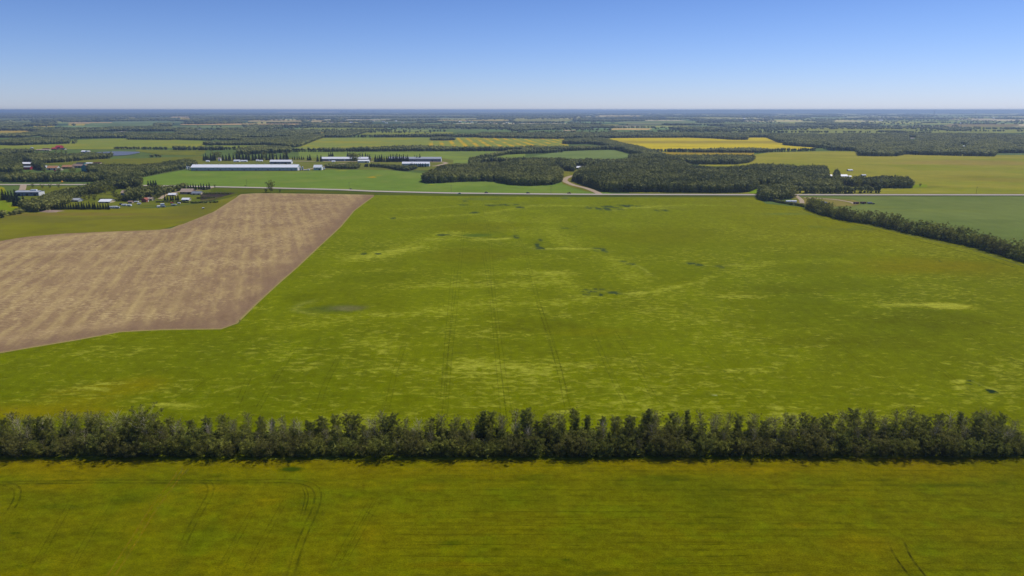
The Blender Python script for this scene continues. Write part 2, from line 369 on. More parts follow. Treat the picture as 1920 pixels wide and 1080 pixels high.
# wet hollows with weeds; shadow of lodged crop painted into the dark spots
p.ell(628, 579, 70, 11, (84, 94, 24), 1, -.4, .7); p.ell(650, 578, 46, 7, (112, 108, 62), .75, -.2, .8); p.ell(895, 441, 42, 4, (76, 96, 30), .8, -.5, .8)
p.ell(900, 373, 60, 3, (92, 106, 44), .6, -.2); p.ell(1058, 371.6, 12, 1.4, (84, 96, 56), .9)
D = (44, 62, 44)
for a in [(1112,389,14,3),(1140,390,26,4),(1178,386,22,2),(1125,394,8,3)]: p.ell(a[0], a[1], a[2]*1.2, a[3]*1.5, D, .85, -.6, .4, .46, 7)
for a in [(955,384,24,1.6),(975,389,9,1.2),(895,399,16,1.5),(920,385,14,1.2),(868,377,9,1),(870,385,12,1.0),(738,409,5,.8),(1242,394.6,18,1.0),
          (832,441,16,1.4),(968,444,7,2.4),(1010,459,9,4),(1014,466,10,1.6),(1120,468,16,2.6),(1135,470,6,3),(1013,450,4,2),(683,476,7,1.4),(709,476,7,1.2)]: p.ell(a[0], a[1], a[2]*1.1, max(a[3]*1.6, 1.9), D, .85, -.6, .4, .38, 7)
for a in [(1104,549,16,4.5),(1122,543,12,3),(1150,549,13,2.2),(1215,545,10,1.6),(1124,552,7,3),(1098,544,8,2),(1160,550,9,2)]: p.ell(a[0], a[1], a[2]*1.2, a[3]*1.3, D, .85, -.6, .4, .47, 3)
for a in [(1168,491,10,1.2),(1182,495,9,1.2),(1295,494,14,1.6),(1312,497,10,1.2),(1350,500,7,2),(1060,428,8,.8),(1077,424.5,6,.8),(1760,489,4,1)]: p.ell(a[0], a[1], a[2]*1.2, a[3]*1.6, D, .85, -.6, .4, .42, 3.6)
p.ell(1826, 719, 20, 7, (34, 54, 34), 1, -1, .4, .46, 1.8); p.ell(1857, 734, 15, 5, (30, 50, 32), 1, -1, .4, .44, 1.8); p.ell(1800, 716, 26, 5, None, 0, .9)
p.ell(1340, 741, 6, 2, (150,160,130), .6)
p.ell(1570, 425, 130, 3, (92,108,40), .5, -.2, .8, .45, 14); p.ell(1480, 401, 80, 3, (92,112,56), .5, -.2, .8); p.ell(1600, 430, 70, 2.5, (86, 100, 50), .5, -.2, .8)
# thin drill rows running away
rows = 0.5 + 0.5*np.sin((X + 0.055*Y) / 2.6 * 2*math.pi / 3 + 2*fbm(X/60, Y/60, 4, 2)); p.C *= (1 - 0.05*rows*(1 - sstep(350, 600, Y)))[:,None]
seam = np.exp(-((Y - P(900, 742)[1] + 1.2*fbm(X/30, X*0, 8, 2))/0.7)**2); p.mix(0.35*seam, (70, 90, 4))
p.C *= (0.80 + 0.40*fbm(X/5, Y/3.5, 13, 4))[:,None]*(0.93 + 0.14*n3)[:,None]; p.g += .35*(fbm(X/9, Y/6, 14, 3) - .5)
o = np_mesh('green_field', V, F, M['crop'], cols=np.concatenate([p.C, np.clip(p.g,0,1.2)[:,None]], 1))
tag(o, 'large bright green grain field between the near tree belt and the road', 'field', kind='structure')

# --- brown stubble field
BROWN = [(-900,520,796),(-300,478,712),(0,451,660),(60,443,649.5),(145,436,635.5),(225,432,620.5),(300,430,616.5),(320,428.5,616.2),(345,418,615.8),(400,396,615.2),(415,388,615),(445,368,604),(452,364,597.5),
         (480,362.5,569.5),(520,362.5,532.5),(560,363,497.5),(600,363.5,459.5),(640,364.2,422.5),(665,364.6,392.5),(701,365.4,366)]
V, F = col_sheet([(a, b, c + 2.6) for a, b, c in BROWN], 560, 260, 0.042)
p = Painter(V, (150, 126, 98)); X, Y = p.X, p.Y
p.mix(0.55*sstep(.35,.7,fbm(X/70, Y/50, 21, 4)), (138, 114, 90)); p.mix(.45*sstep(.45,.75,fbm(X/26, Y/30, 22, 4)), (168, 145, 106))
q_ = X + 0.36*Y; w = 0.5 + 0.5*np.sin(q_*2*math.pi/13 + 1.2*fbm(X/60, Y/60, 24, 3)); p.mix(0.55*w*sstep(.3,.6,fbm(q_/5, Y/30, 28, 3)), (184, 162, 112)); w = 0.5 + 0.5*np.sin(q_*2*math.pi/4.4 + .8*fbm(X/40, Y/40, 27, 3)); p.mix(.2*w, (126, 102, 78)); p.mix(.4*sstep(.5,.8,fbm(q_/3, Y/9, 29, 3)), (190, 168, 118)); p.mix(.35*sstep(.55,.8,fbm(q_/4, Y/12, 30, 3)), (122, 98, 76))
s1 = 0.5 + 0.5*np.sin(q_/7.5 + 1.5*fbm(X/80, Y/120, 25, 2)); p.mix(0.28*s1*sstep(520, 700, Y), (132, 108, 84))
p.g += 0.15 + 0.40*sstep(.3,.7,fbm(X/30, Y/30, 26, 4))
edge = [(q[0], q[2]-1.0) for q in BROWN[2:]]
p.stroke(edge, 13, (128, 104, 86), .75, -.6, taper=False); 
p.stroke([(q[0], q[1]+1) for q in BROWN[1:12]], 10, (140, 116, 96), .5, -.4, taper=False)
p.stroke([(q[0], q[1]+0.6) for q in BROWN[5:]], 4.0, (172, 152, 108), .45, taper=False)
for pts, w_, c, k in [([(-50,472),(120,472),(300,470)], 5, (172,150,112), .5), ([(540,492),(500,512),(470,540)], 16, (132,108,88), .5), ([(280,610),(400,598),(440,590)], 10, (128,104,84), .6),
                      ([(20,462),(160,440),(240,434)], 6, (176,152,108), .6), ([(420,492),(500,490),(560,492)], 7, (170,148,108), .5),
                      ([(-50,642),(120,618),(260,606)], 6, (164,140,106), .5), ([(600,380),(620,410),(600,440)], 18, (132,108,86), .4), ([(460,440),(540,430),(620,412)], 8, (172,148,106), .4),
                      ([(300,500),(340,540),(360,580)], 14, (140,116,90), .4), ([(160,480),(150,530),(60,600)], 14, (166,142,106), .35), ([(500,366),(600,372),(690,368)], 9, (136,112,90), .5)]:
    p.stroke(pts, w_, c, k)
p.C *= np.array([.95, .93, .80])
p.stroke([(q[0], q[2]+2.3) for q in BROWN[2:]], 1.5, (150, 138, 74), .8, -.6, taper=False)
o = np_mesh('stubble_field', V, F, M['stubble'], cols=np.concatenate([p.C, np.clip(p.g,0,1)[:,None]], 1))
tag(o, 'brown stubble field with straw streaks cut into the left of the green field', 'field', kind='structure')

# --- near field below the shelterbelt
NEAR = [(-1500,860,2600),(-300,866,1900),(0,862,1500),(960,862,1400),(1920,858,1500),(2200,860,1900),(3400,860,2600)]
V, F = col_sheet(NEAR, 560, 420, 0.05)
p = Painter(V, (106, 106, 4)); X, Y = p.X, p.Y
p.mix(.6*sstep(.4,.68,fbm(X/26, Y/16, 31, 4)), (112, 106, 2)); p.mix(.6*sstep(.42,.7,fbm(X/30, Y/13, 32, 4)), (92, 98, 2)); p.mix(.4*sstep(.5,.75,fbm(X/9, Y/6, 33, 4)), (100, 114, 8))
p.mix(.5*sstep(P(900,905)[1], P(900,872)[1], Y)*fbm(X/20,Y/20,40,3)*1.6, (130, 112, 4))
rt = sstep(-50, -25, X) ; rows = np.sin(Y*2*math.pi/3.1 + 1.6*fbm(X/30, Y/40, 34, 2)); m = rt*sstep(.55,.98,rows)*sstep(.38,.6,fbm(X/12, Y/2.5, 35, 3))
p.mix(.34*m, (62, 70, 0))
cols_ = np.sin(X*2*math.pi/1.9 + .8*fbm(X/20, Y/20, 36, 2)); p.C *= (1 - .05*rt*sstep(.3,1,cols_))[:,None]
lr = np.sin((X + .28*Y)*2*math.pi/6.5 + 2*fbm(X/40,Y/40,37,2)); p.C *= (1 - .05*(1-rt)*sstep(.2,1,lr))[:,None]
for a in [(545,880,34,9),(850,1018,26,7),(795,962,20,3),(1000,912,24,4),(1005,917,18,1.5),(850,1018,38,10),(1060,1050,14,4),(28,1000,10,4),(410,892,30,5),(1045,965,0.1,0.1),(1250,895,60,8),(1000,895,60,10),(1880,905,14,6),
          (250,935,60,14),(110,950,90,8),(620,1070,14,6),(530,1014,8,3),(408,1023,5,4),(1120,1075,70,8),(1780,910,140,7),(40,1062,20,5)]:
    p.ell(*a, (72, 84, 8), .55, 0, .8)
p.ell(545, 880, 27, 7, (48, 68, 20), .9, 0, .6); p.ell(1060,1050,12,4,(60,72,20),.6,0,.7); p.ell(28,1000,9,3,(52,66,20),.7,0,.7)
for a in [(100,910,120,22),(400,915,90,14),(800,915,50,12),(690,1000,40,30),(500,940,40,12),(1400,880,200,6),(1620,1020,120,30),(860,1060,120,10),(1500,985,40,10)]: p.ell(*a, (128, 112, 4), .5, 0, .9)
p.ell(1690,925,30,16,(122,116,60),.3,0,.9)
for pts, w_, c, k in [([(470,915),(420,955),(370,1020),(330,1080),(300,1120)], 2.2, (78,88,8), .45), ([(240,930),(180,1000),(120,1080)], 2.2, (84,92,4), .4),
                      ([(-20,905),(200,901),(440,902),(560,901)], .9, (80,88,22), .6), ([(-20,909),(200,905),(440,907),(560,906)], .7, (84,90,20), .5), ([(560,901),(900,902),(1100,905)], .8, (88,96,14), .35),
                      ([(600,950),(590,1000),(560,1060),(540,1110)], 1.6, (84,90,10), .4), ([(385,930),(360,985),(330,1040)], 1.4, (80,86,10), .4)]:
    p.stroke(pts, w_, c, k, brk=.3)
p.C *= np.array([.88, .88, .05])[None]*(1.36 - .72*fbm(X/4, Y/1.8, 44, 5))[:,None]*(1 - .06*sstep(-20, 60, X))[:,None]
o = np_mesh('near_field', V, F, M['crop_near'], cols=np.concatenate([p.C, np.zeros((len(V),1))], 1))
tag(o, 'olive and yellow green grain field in the foreground with faint rows and wheel tracks', 'field', kind='structure')

# wheel tracks as narrow strips lying on the crop
m_, nt_, n_, l_, b_ = nmat('track')
at_ = n_.new('ShaderNodeAttribute'); at_.attribute_name = 'col'; l_.new(at_.outputs['Color'], b_.inputs['Base Color']); b_.inputs['Roughness'].default_value = 1; b_.inputs['Specular IOR Level'].default_value = 0
ns_ = n_.new('ShaderNodeTexNoise'); ns_.inputs['Scale'].default_value = 0.35; ns_.inputs['Detail'].default_value = 6; gg_ = n_.new('ShaderNodeNewGeometry'); l_.new(gg_.outputs['Position'], ns_.inputs['Vector'])
mr_ = n_.new('ShaderNodeMapRange'); mr_.inputs[1].default_value = .25; mr_.inputs[2].default_value = .7; l_.new(ns_.outputs['Fac'], mr_.inputs[0])
mu_ = n_.new('ShaderNodeMath'); mu_.operation = 'MULTIPLY'; l_.new(mr_.outputs[0], mu_.inputs[0]); l_.new(at_.outputs['Alpha'], mu_.inputs[1])
tb_ = n_.new('ShaderNodeBsdfTransparent'); mx_ = n_.new('ShaderNodeMixShader'); l_.new(mu_.outputs[0], mx_.inputs[0]); l_.new(tb_.outputs[0], mx_.inputs[1]); l_.new(b_.outputs[0], mx_.inputs[2]); l_.new(mx_.outputs[0], n_['Material Output'].inputs['Surface'])
M['track'] = m_
def smooth_path(W, step):
    W = np.array(W)[:, :2]; s = np.concatenate([[0], np.cumsum(np.hypot(*np.diff(W, axis=0).T))]); t = np.arange(0, s[-1], step)
    out = np.stack([np.interp(t, s, W[:,0]), np.interp(t, s, W[:,1])], -1)
    k = max(3, min(int(14/step) | 1, (len(out)//2)*2 - 1))
    if len(out) > k + 2:
        pad = np.concatenate([np.repeat(out[:1], k//2, 0), out, np.repeat(out[-1:], k//2, 0)])
        out = np.stack([np.convolve(pad[:,i], np.ones(k)/k, 'valid') for i in (0,1)], -1)
    return out
def ribbons(name, label, items, z):
    VV = []; FF = []; CC = []
    for pts, offs, w, c, k in items:
        W = smooth_path(P(*np.array(pts, float).T), 2.0); T = np.gradient(W, axis=0); T /= np.linalg.norm(T, axis=1)[:,None] + 1e-9; N = np.stack([-T[:,1], T[:,0]], -1)
        for of in offs:
            base = len(VV); n = len(W)
            for i in range(n):
                e = min(1, i/4, (n-1-i)/4)
                for s_, a_ in ((-1,0),(-.4,1),(.4,1),(1,0)):
                    q = W[i] + N[i]*(of + s_*w); VV.append((q[0], q[1], z)); CC.append((*A(*c), a_*k*e))
            for i in range(n-1):
                for j in range(3): a0 = base+i*4+j; FF.append((a0, a0+1, a0+5, a0+4))
    o = np_mesh(name, VV, FF, M['track'], cols=CC); tag(o, label, 'wheel tracks', kind='structure'); return o
TG = (62, 70, 0)
items = []
for pts in [[(882,366),(868,440),(858,540),(842,680),(832,800)],[(902,366),(918,440),(926,560),(944,700),(958,800)],[(906,470),(922,560),(932,660),(946,800)],
            [(930,366),(985,470),(1010,570),(1045,680),(1070,790)],[(1010,570),(1035,640),(1062,745)],[(1110,620),(1140,690),(1180,770)],[(760,640),(740,700),(722,780)],
            [(560,640),(510,720),(476,780)],[(470,700),(440,770)],[(850,500),(838,640),(830,760)],
            [(1560,580),(1660,625),(1760,690),(1860,770)],[(1660,552),(1780,600),(1880,660),(1960,710)],[(1590,525),(1700,560),(1800,600)],[(1480,590),(1580,650),(1700,740)],
            [(1300,640),(1380,710),(1450,780)],[(1690,570),(1800,622),(1900,678)],[(300,770),(350,735),(400,700)],[(640,660),(610,720),(590,780)],[(1150,620),(1200,700),(1240,770)]]:
    items.append((pts, (-1.1, 1.1), .32, TG, .32))
items += [([(1560,408),(1640,425),(1720,445),(1830,470),(1920,499),(2050,540)], (0,), 2.2, (108,118,60), .7), ([(1560,411),(1640,430),(1720,451),(1830,478),(1920,507)], (0,), 1.2, (84,100,20), .7),
          ([(1420,389),(1500,396),(1560,414)], (0,), 2, (112,134,60), .6)]
ribbons('wheel_tracks', 'paired sprayer wheel tracks running away through the large green field', items, 0.07)
items = []
YL = (146, 124, 10); DG = (66, 74, 8)
items += [([(345,868),(342,882),(325,905),(290,950),(250,1015),(205,1085),(180,1125)], (-1.0,1.0), .32, YL, .8), ([(345,870),(348,880),(330,900)], (-.8,.8), .4, (112,100,60), .8)]
items += [([(440,903),(560,902),(590,908),(600,925),(594,950),(575,990),(555,1040),(540,1100)], (-1.0,1.0), .45, DG, .5),
          ([(-20,906),(200,903),(440,904)], (-.9,.9), .4, DG, .6), ([(-20,905),(28,907),(38,925),(25,950),(0,985)], (-.9,.9), .4, DG, .55),
          ([(340,895),(390,900),(402,915),(390,935),(360,985),(330,1050)], (-.9,.9), .4, DG, .4), ([(560,905),(578,918),(574,945),(560,985)], (-.5,.5), .3, DG, .6),
          ([(685,908),(679,915),(684,922),(694,927)], (0,), .5, (44,48,14), .95), ([(685,953),(688,961),(700,968),(722,973)], (0,), .45, (48,52,10), .9), ([(684,958),(700,951)], (0,), .3, YL, .6),
          ([(722,1007),(719,1016),(728,1026),(738,1029)], (0,), .45, (48,52,10), .9), ([(650,1062),(655,1075)], (0,), .4, DG, .9),
          ([(1665,1008),(1666,1025),(1680,1050),(1705,1080),(1730,1110)], (0,), .45, (66,66,12), .95), ([(1694,1006),(1697,1030),(1715,1058),(1740,1085),(1760,1110)], (0,), .45, (66,66,12), .95),
          ([(1897,905),(1903,915),(1905,928)], (0,), .35, DG, .8), ([(1548,1023),(1552,1030),(1550,1038)], (0,), .35, DG, .8), ([(1465,1040),(1464,1075)], (0,), .4, DG, .5), ([(1495,1052),(1497,1085)], (0,), .4, DG, .5)]
for yy in (985,1003,1023,1044,1062,1078): items.append(([(700+random.randint(0,60),yy),(900,yy+random.randint(-2,2)),(1100+random.randint(-60,100),yy+1)], (0,), .22, DG, .55))
for yy in (1030,1042,1060,1074,1020): items.append(([(1240,yy+random.randint(-4,3)),(1350,yy+2),(1450+random.randint(-30,90),yy-3)], (0,), .22, DG, .6))
for yy in (918,932,948,960,975): items.append(([(900+random.randint(-200,200),yy),(1150,yy),(1350+random.randint(-100,400),yy+1)], (0,), .2, DG, .42))
for x in (80,150,430,480,640,655): items.append(([(x+60,930),(x+20,1000),(x-30,1090)], (-.8,.8), .25, DG, .35))
ribbons('wheel_tracks', 'curved wheel tracks and turning marks in the foreground field', items, 0.09)

# --- other fields (front to back), colours as crops
def st_canola(x0, period, frac, c):
    f = lambda X, Y: np.clip(sstep(x0, x0+60, X - 0) * sstep(frac, frac+.15, 0.5+0.5*np.sin((X+0.12*Y)/period)) * sstep(.3,.6,fbm(X/25, Y/90, 51, 3)), 0, 1)*.9
    f.c = c; return f
GR = simple_field
def _pat(X, Y, C, lst):
    for cx, cy, rx, ry, c, k in lst:
        o = P(cx, cy); a = rx*depth(o)/FPX; b = abs(P(cx,cy-ry)[1]-P(cx,cy+ry)[1])/2
        r = np.hypot((X-o[0])/a, (Y-o[1])/b) + .6*(fbm(X/(a*.5), Y/(b*.5), int(cx)%40, 3)-.5)
        m = (k*(1-sstep(.5,1.0,r)))[:,None]; C = C*(1-m) + A(*c)*m
    return C
GR('green canola field between the road and the long white barn', [(236,338,346.0),(250,336,347.5),(300,327,348.2),(340,320,349.2),(365,319.5,349.6),(560,319,353.5),(620,316.5,355.2),(700,316.5,358.3),(760,322,360),(800,326,361),(900,326,362.8),(1000,325,363.8),(1060,326,364.2),(1062,335,364.3),(1090,346,364.4),(1130,358,364.6),(1150,363.5,364.7)],
   (104,136,58), (114,140,66), extra=lambda X,Y,C: _pat(X,Y,C,[(698,332,11,1.7,(166,150,8),.9),(710,329,6,1,(150,150,20),.8),(640,320,14,1.2,(140,150,30),.7),(810,346,9,.8,(160,160,30),.6),(530,321,40,2,(128,146,50),.4),(930,352,60,4,(96,126,58),.4)]), nx=160, ny=60)
GR('blue green field beyond the right hand hedgerow, below the road', [(1490,368.5,370),(1510,368.6,382),(1545,368.6,400),(1580,368.6,409),(1640,368.7,418),(1700,368.7,433),(1760,368.8,445),(1830,368.8,460),(1920,368.9,488),(2100,369,541),(2500,369,676)],
   (100,122,68), (108,128,74), sc_=120, nx=120, ny=80, extra=lambda X,Y,C: _pat(X,Y,C,[(1760,395,120,4,(112,130,66),.5),(1850,415,90,5,(94,114,66),.5),(1640,388,50,3,(116,134,60),.5)]))
GR('olive pasture below the farmyard at the left, beside the stubble', [(-900,386,518),(-300,388,476),(0,406,452),(45,394,444.5),(120,392,438),(225,391,433.5),(300,390,431),(345,385,419.5),(400,378,397.5),(445,366,369)],
   (106,112,44), (116,122,36), thr=(.35,.6), sc_=50, nx=100, ny=50, squash=.5, extra=lambda X,Y,C: _pat(X,Y,C,[(150,402,180,4,(118,108,62),.6),(60,425,160,5,(118,128,26),.6),(300,424,60,3,(112,122,20),.6),(330,408,60,5,(112,112,50),.5)]))
GR('bright green field at the left edge below the road', [(-900,349,384),(-300,349.5,386),(0,349.5,403),(8,352,402),(20,377,399),(44,389,394)], (112,136,24), (150,146,20), thr=(.5,.75), sc_=30, nx=60, ny=40)
GR('grassy verge along the near side of the road', [(395,352.8,377),(440,353.4,367.5),(455,353.8,363.2),(480,354.4,361.6),(560,356.4,362),(640,358.4,363.2),(700,361.2,364.6),(760,363,365.4),(850,365,367),(1000,366.3,368),(1420,368.2,369.6)],
   (88,100,26), (78,96,22), nx=120, ny=10, sc_=30)
GR('mown yard grass around the farmsteads at the left', [(40,349.6,393),(175,349.6,392),(250,350.5,390.5),(345,352,384),(395,353,377)], (104,116,42), (92,108,38), sc_=22, nx=80, ny=40)
GR('olive grain field at the right beyond the road', [(1180,361,362.6),(1400,361,363.2),(1402,311,363.3),(1440,300,363.4),(1560,300,363.4),(1700,297,363.5),(2000,296,363.8),(2600,296,364.2)],
   (128,140,42), (140,144,56), thr=(.35,.65), sc_=150, nx=140, ny=70, squash=.35, extra=lambda X,Y,C: _pat(X,Y,C,[(1850,305,200,6,(146,130,78),.55),(1500,345,160,6,(118,120,40),.5),(1730,350,60,3,(104,116,44),.5),(1850,335,120,8,(124,122,48),.5)]))
GR('upper part of the olive grain field below the wooded block', [(1310,308,311),(1340,305,312),(1402,303,313),(1414,290,312),(1440,286,301),(1470,285,301),(1560,283.5,301),(1612,284,301),(1700,284,298),(1862,284,297),(2000,284,297),(2600,284,297)],
   (148,150,60), (138,144,50), thr=(.4,.6), sc_=160, nx=120, ny=30, squash=.4)
GR('yellow strip of field below the far tree row', [(1225,288,289),(1240,284.8,290),(1340,285,291),(1402,285,297),(1414,285,292)], (152,140,44), (140,134,50))
def _band(Y, C, y0, w, c, k):
    m = (k*np.exp(-((Y-y0)/w)**2))[:,None]; return C*(1-m) + A(*c)*m
GR('ripe yellow field with an olive stripe in front of far woods', [(1132,262,262.5),(1150,259,266),(1178,258.6,275),(1200,258.3,282.5),(1235,258,283.5),(1320,258,281),(1400,258,278.5),(1474,258,282),(1480,262,282),(1525,270,279)],
   (192,184,36), (180,174,46), thr=(.5,.7), sc_=200, squash=.3, extra=lambda X,Y,C: _band(Y, C, P(1300,266.5)[1], 110, (136,130,60), .8))
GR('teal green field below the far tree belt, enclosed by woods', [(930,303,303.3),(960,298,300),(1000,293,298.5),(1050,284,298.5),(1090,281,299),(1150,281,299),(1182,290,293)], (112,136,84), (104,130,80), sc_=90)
GR('green field behind the spruce rows and barns', [(560,284.5,300),(620,284.2,300),(760,283.6,305),(860,283.2,308),(935,283,306),(950,286,304),(985,283.5,296)], (112,136,70), (122,146,66), sc_=70)
cano = st_canola(-330, 6.3, .62, (196,170,10))
GR('pale green canola field striped with yellow bloom', [(545,279.6,280.4),(565,274,279.8),(592,258.5,279.2),(700,258,279),(800,258,278),(900,258,276.5),(1055,258.5,275),(1066,266,274)], (126,144,70), (142,148,50), thr=(.45,.7), sc_=90, stripes=cano, nx=260, ny=40)
GR('green field beyond the pond at the left', [(-400,270.5,282),(0,270.5,282.5),(30,272.5,283),(90,271,280),(140,263,279.5),(200,260,280),(255,259.5,278.5),(375,264,276.3),(384,265,275)], (122,140,56), (134,144,54), sc_=100, nx=90)
GR('narrow green strip between wooded belts left of centre', [(400,272.5,279.5),(440,271,278),(490,270.5,276.5),(510,271,274)], (124,142,62)); GR('thin green strip right above the dark thickets left of centre', [(430,258.5,263),(520,258,263.5),(530,258.5,260)], (126,142,66))
GR('pasture between the pond and the red farm at the left', [(80,306,308),(150,299,310),(260,297,316),(375,293,312),(382,294,296)], (104,114,42), (114,120,46), sc_=60)
GR('meadow strips above the pond', [(255,281,283.5),(300,281.8,290),(375,281.5,292),(385,282,286)], (116,126,40), (92,106,44), squash=.2, sc_=50)
GR('barnyard grass around the long barns', [(362,296,321),(560,296,321),(620,296,318),(700,296,318.5),(830,297,320),(850,300,312)], (110,120,56), (98,112,52), sc_=30)
GR('grassy clearing beside the curved gravel drive', [(1040,318,324),(1056,318,345),(1075,318,352),(1100,321,359),(1120,323,363),(1128,360,364)], (118,122,50), (104,116,40), sc_=15)
GR('bright green patch before the central woods', [(1404,361,362),(1412,352,362.8),(1420,352,363),(1426,356,363)], (112,146,20)); GR('bright green patch at the end of the right woods', [(1706,352,354),(1716,346,352),(1738,346,351)], (118,142,26))
GR('pale farmyard ground beyond the near end of the hedgerow', [(1484,369,382),(1500,369,386),(1540,371,391),(1600,375,386),(1612,379,384)], (128,126,74), (104,118,52), sc_=14)
GR('brown vegetable plots beside the farmyard', [(376,361.5,379),(398,361,376),(420,361,368),(440,361.5,363)], (86,90,50), (62,58,60), thr=(.35,.5), sc_=16, squash=1.6, ny=30)
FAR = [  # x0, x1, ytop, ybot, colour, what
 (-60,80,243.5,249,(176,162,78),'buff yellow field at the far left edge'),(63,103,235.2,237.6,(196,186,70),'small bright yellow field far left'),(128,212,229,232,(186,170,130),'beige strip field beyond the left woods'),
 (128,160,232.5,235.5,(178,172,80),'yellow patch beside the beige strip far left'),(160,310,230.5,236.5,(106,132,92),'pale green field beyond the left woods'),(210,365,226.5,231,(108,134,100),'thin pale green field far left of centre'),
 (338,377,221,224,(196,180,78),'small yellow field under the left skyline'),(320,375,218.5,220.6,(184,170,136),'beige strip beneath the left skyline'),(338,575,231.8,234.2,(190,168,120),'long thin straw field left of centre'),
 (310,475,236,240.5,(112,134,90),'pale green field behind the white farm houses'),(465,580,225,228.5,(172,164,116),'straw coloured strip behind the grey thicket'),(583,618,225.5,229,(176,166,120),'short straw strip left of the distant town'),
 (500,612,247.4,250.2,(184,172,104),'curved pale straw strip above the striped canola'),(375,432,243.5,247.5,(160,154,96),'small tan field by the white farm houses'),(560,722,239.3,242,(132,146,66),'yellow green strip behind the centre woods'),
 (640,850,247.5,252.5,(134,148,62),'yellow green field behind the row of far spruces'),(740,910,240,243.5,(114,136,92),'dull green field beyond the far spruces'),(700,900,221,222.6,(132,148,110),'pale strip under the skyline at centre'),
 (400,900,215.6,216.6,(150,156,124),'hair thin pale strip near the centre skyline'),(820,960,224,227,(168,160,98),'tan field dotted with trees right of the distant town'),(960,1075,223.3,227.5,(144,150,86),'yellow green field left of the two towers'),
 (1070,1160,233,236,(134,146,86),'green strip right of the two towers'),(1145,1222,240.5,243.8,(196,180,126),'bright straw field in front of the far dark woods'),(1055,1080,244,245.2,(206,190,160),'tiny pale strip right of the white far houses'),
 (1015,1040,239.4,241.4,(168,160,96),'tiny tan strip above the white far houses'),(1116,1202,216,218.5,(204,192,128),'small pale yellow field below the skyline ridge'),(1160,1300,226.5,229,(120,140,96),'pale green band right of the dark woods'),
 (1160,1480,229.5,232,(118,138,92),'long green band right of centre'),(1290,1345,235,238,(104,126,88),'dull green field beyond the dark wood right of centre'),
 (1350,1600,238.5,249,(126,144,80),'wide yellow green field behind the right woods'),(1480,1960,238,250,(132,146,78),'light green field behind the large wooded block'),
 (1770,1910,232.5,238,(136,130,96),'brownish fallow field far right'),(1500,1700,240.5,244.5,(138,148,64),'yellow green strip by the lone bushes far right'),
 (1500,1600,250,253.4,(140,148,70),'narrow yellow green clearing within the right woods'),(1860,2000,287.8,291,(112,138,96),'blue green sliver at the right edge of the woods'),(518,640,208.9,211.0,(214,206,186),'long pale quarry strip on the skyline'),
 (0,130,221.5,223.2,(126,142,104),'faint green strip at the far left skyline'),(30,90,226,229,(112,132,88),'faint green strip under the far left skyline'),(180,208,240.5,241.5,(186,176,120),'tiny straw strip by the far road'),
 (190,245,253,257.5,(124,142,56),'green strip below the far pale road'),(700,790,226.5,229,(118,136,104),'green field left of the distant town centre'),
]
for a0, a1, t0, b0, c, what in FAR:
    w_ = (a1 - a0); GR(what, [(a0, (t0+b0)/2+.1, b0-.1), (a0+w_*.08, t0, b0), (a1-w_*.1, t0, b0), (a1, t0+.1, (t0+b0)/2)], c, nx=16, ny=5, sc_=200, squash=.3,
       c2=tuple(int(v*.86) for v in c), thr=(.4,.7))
GR('shallow blue pond left of the barns', [(165,288,289.5),(185,285.5,291.5),(220,284,292.2),(240,284.4,291),(262,285,287)], (100,110,140), name='pond', mat='pond', cat='pond')

# ------------------------------------------------------------------ roads
def road(name, label, pts, w, mat, z, cat='road'):
    W = smooth_path(P(*np.array(pts, float).T), 6.0); T = np.gradient(W, axis=0); T /= np.linalg.norm(T, axis=1)[:,None]; N = np.stack([-T[:,1], T[:,0]], -1)
    V = np.concatenate([np.stack([*(W + N*s*w/2).T, np.full(len(W), z - (.25 if abs(s) > .99 else 0))], -1) for s in (-1, -.8, .8, 1)])
    n = len(W); F = [(k*n+i, k*n+i+1, (k+1)*n+i+1, (k+1)*n+i) for k in range(3) for i in range(n-1)]
    o = mesh_obj(name, V, F, M[mat]); return tag(o, label, cat, kind='structure')
road('road', 'long pale gravel road crossing behind the green field', ROAD, 13.5, 'gravel', 0.75)
road('driveway', 'curved gravel drive leaving the road into the woods', [(1125,364.8),(1119,361),(1106,355.4),(1094,351.8),(1075,347.4),(1063,342.5),(1058,338.8),(1060,335),(1066,332),(1073,329.8),(1088,327.6)], 10, 'dirt', 0.6, 'driveway')
road('driveway', 'short gravel approach from the road to the long slate shed', [(44,347),(43,352),(41,358)], 9, 'dirt', 0.6, 'driveway')
road('driveway', 'gravel lane curving into the left farmyard from the road', [(402,351),(390,354),(375,357),(345,358),(325,362),(308,366),(304,371),(296,375)], 6, 'dirt', 0.6, 'driveway')
road('driveway', 'gravel drive into the yard beside the white tank', [(1492,367),(1498,371),(1503,376),(1504,382)], 6, 'dirt', 0.6, 'driveway')
road('driveway', 'dirt track past the parked implements in the right yard', [(1504,371),(1540,373),(1570,375),(1598,380),(1604,384)], 5, 'dirt', 0.62, 'driveway')
road('far_road', 'pale road climbing through the far left woods', [(70,259.6),(103,258.8)], 22, 'gravel', 0.7)
road('far_road', 'pale straight road slanting between the far left woods', [(143,256),(180,252.8),(215,248.5),(243,245)], 26, 'gravel', 0.7)
road('driveway', 'gravel lane along the northern barns', [(548,302.5),(640,303),(700,303.5),(830,304),(838,306),(820,311),(806,312)], 9, 'dirt', 0.6, 'driveway')
road('driveway', 'gravel apron beside the garage and small sheds', [(560,319),(575,318),(640,307),(650,306)], 7, 'dirt', 0.64, 'driveway')
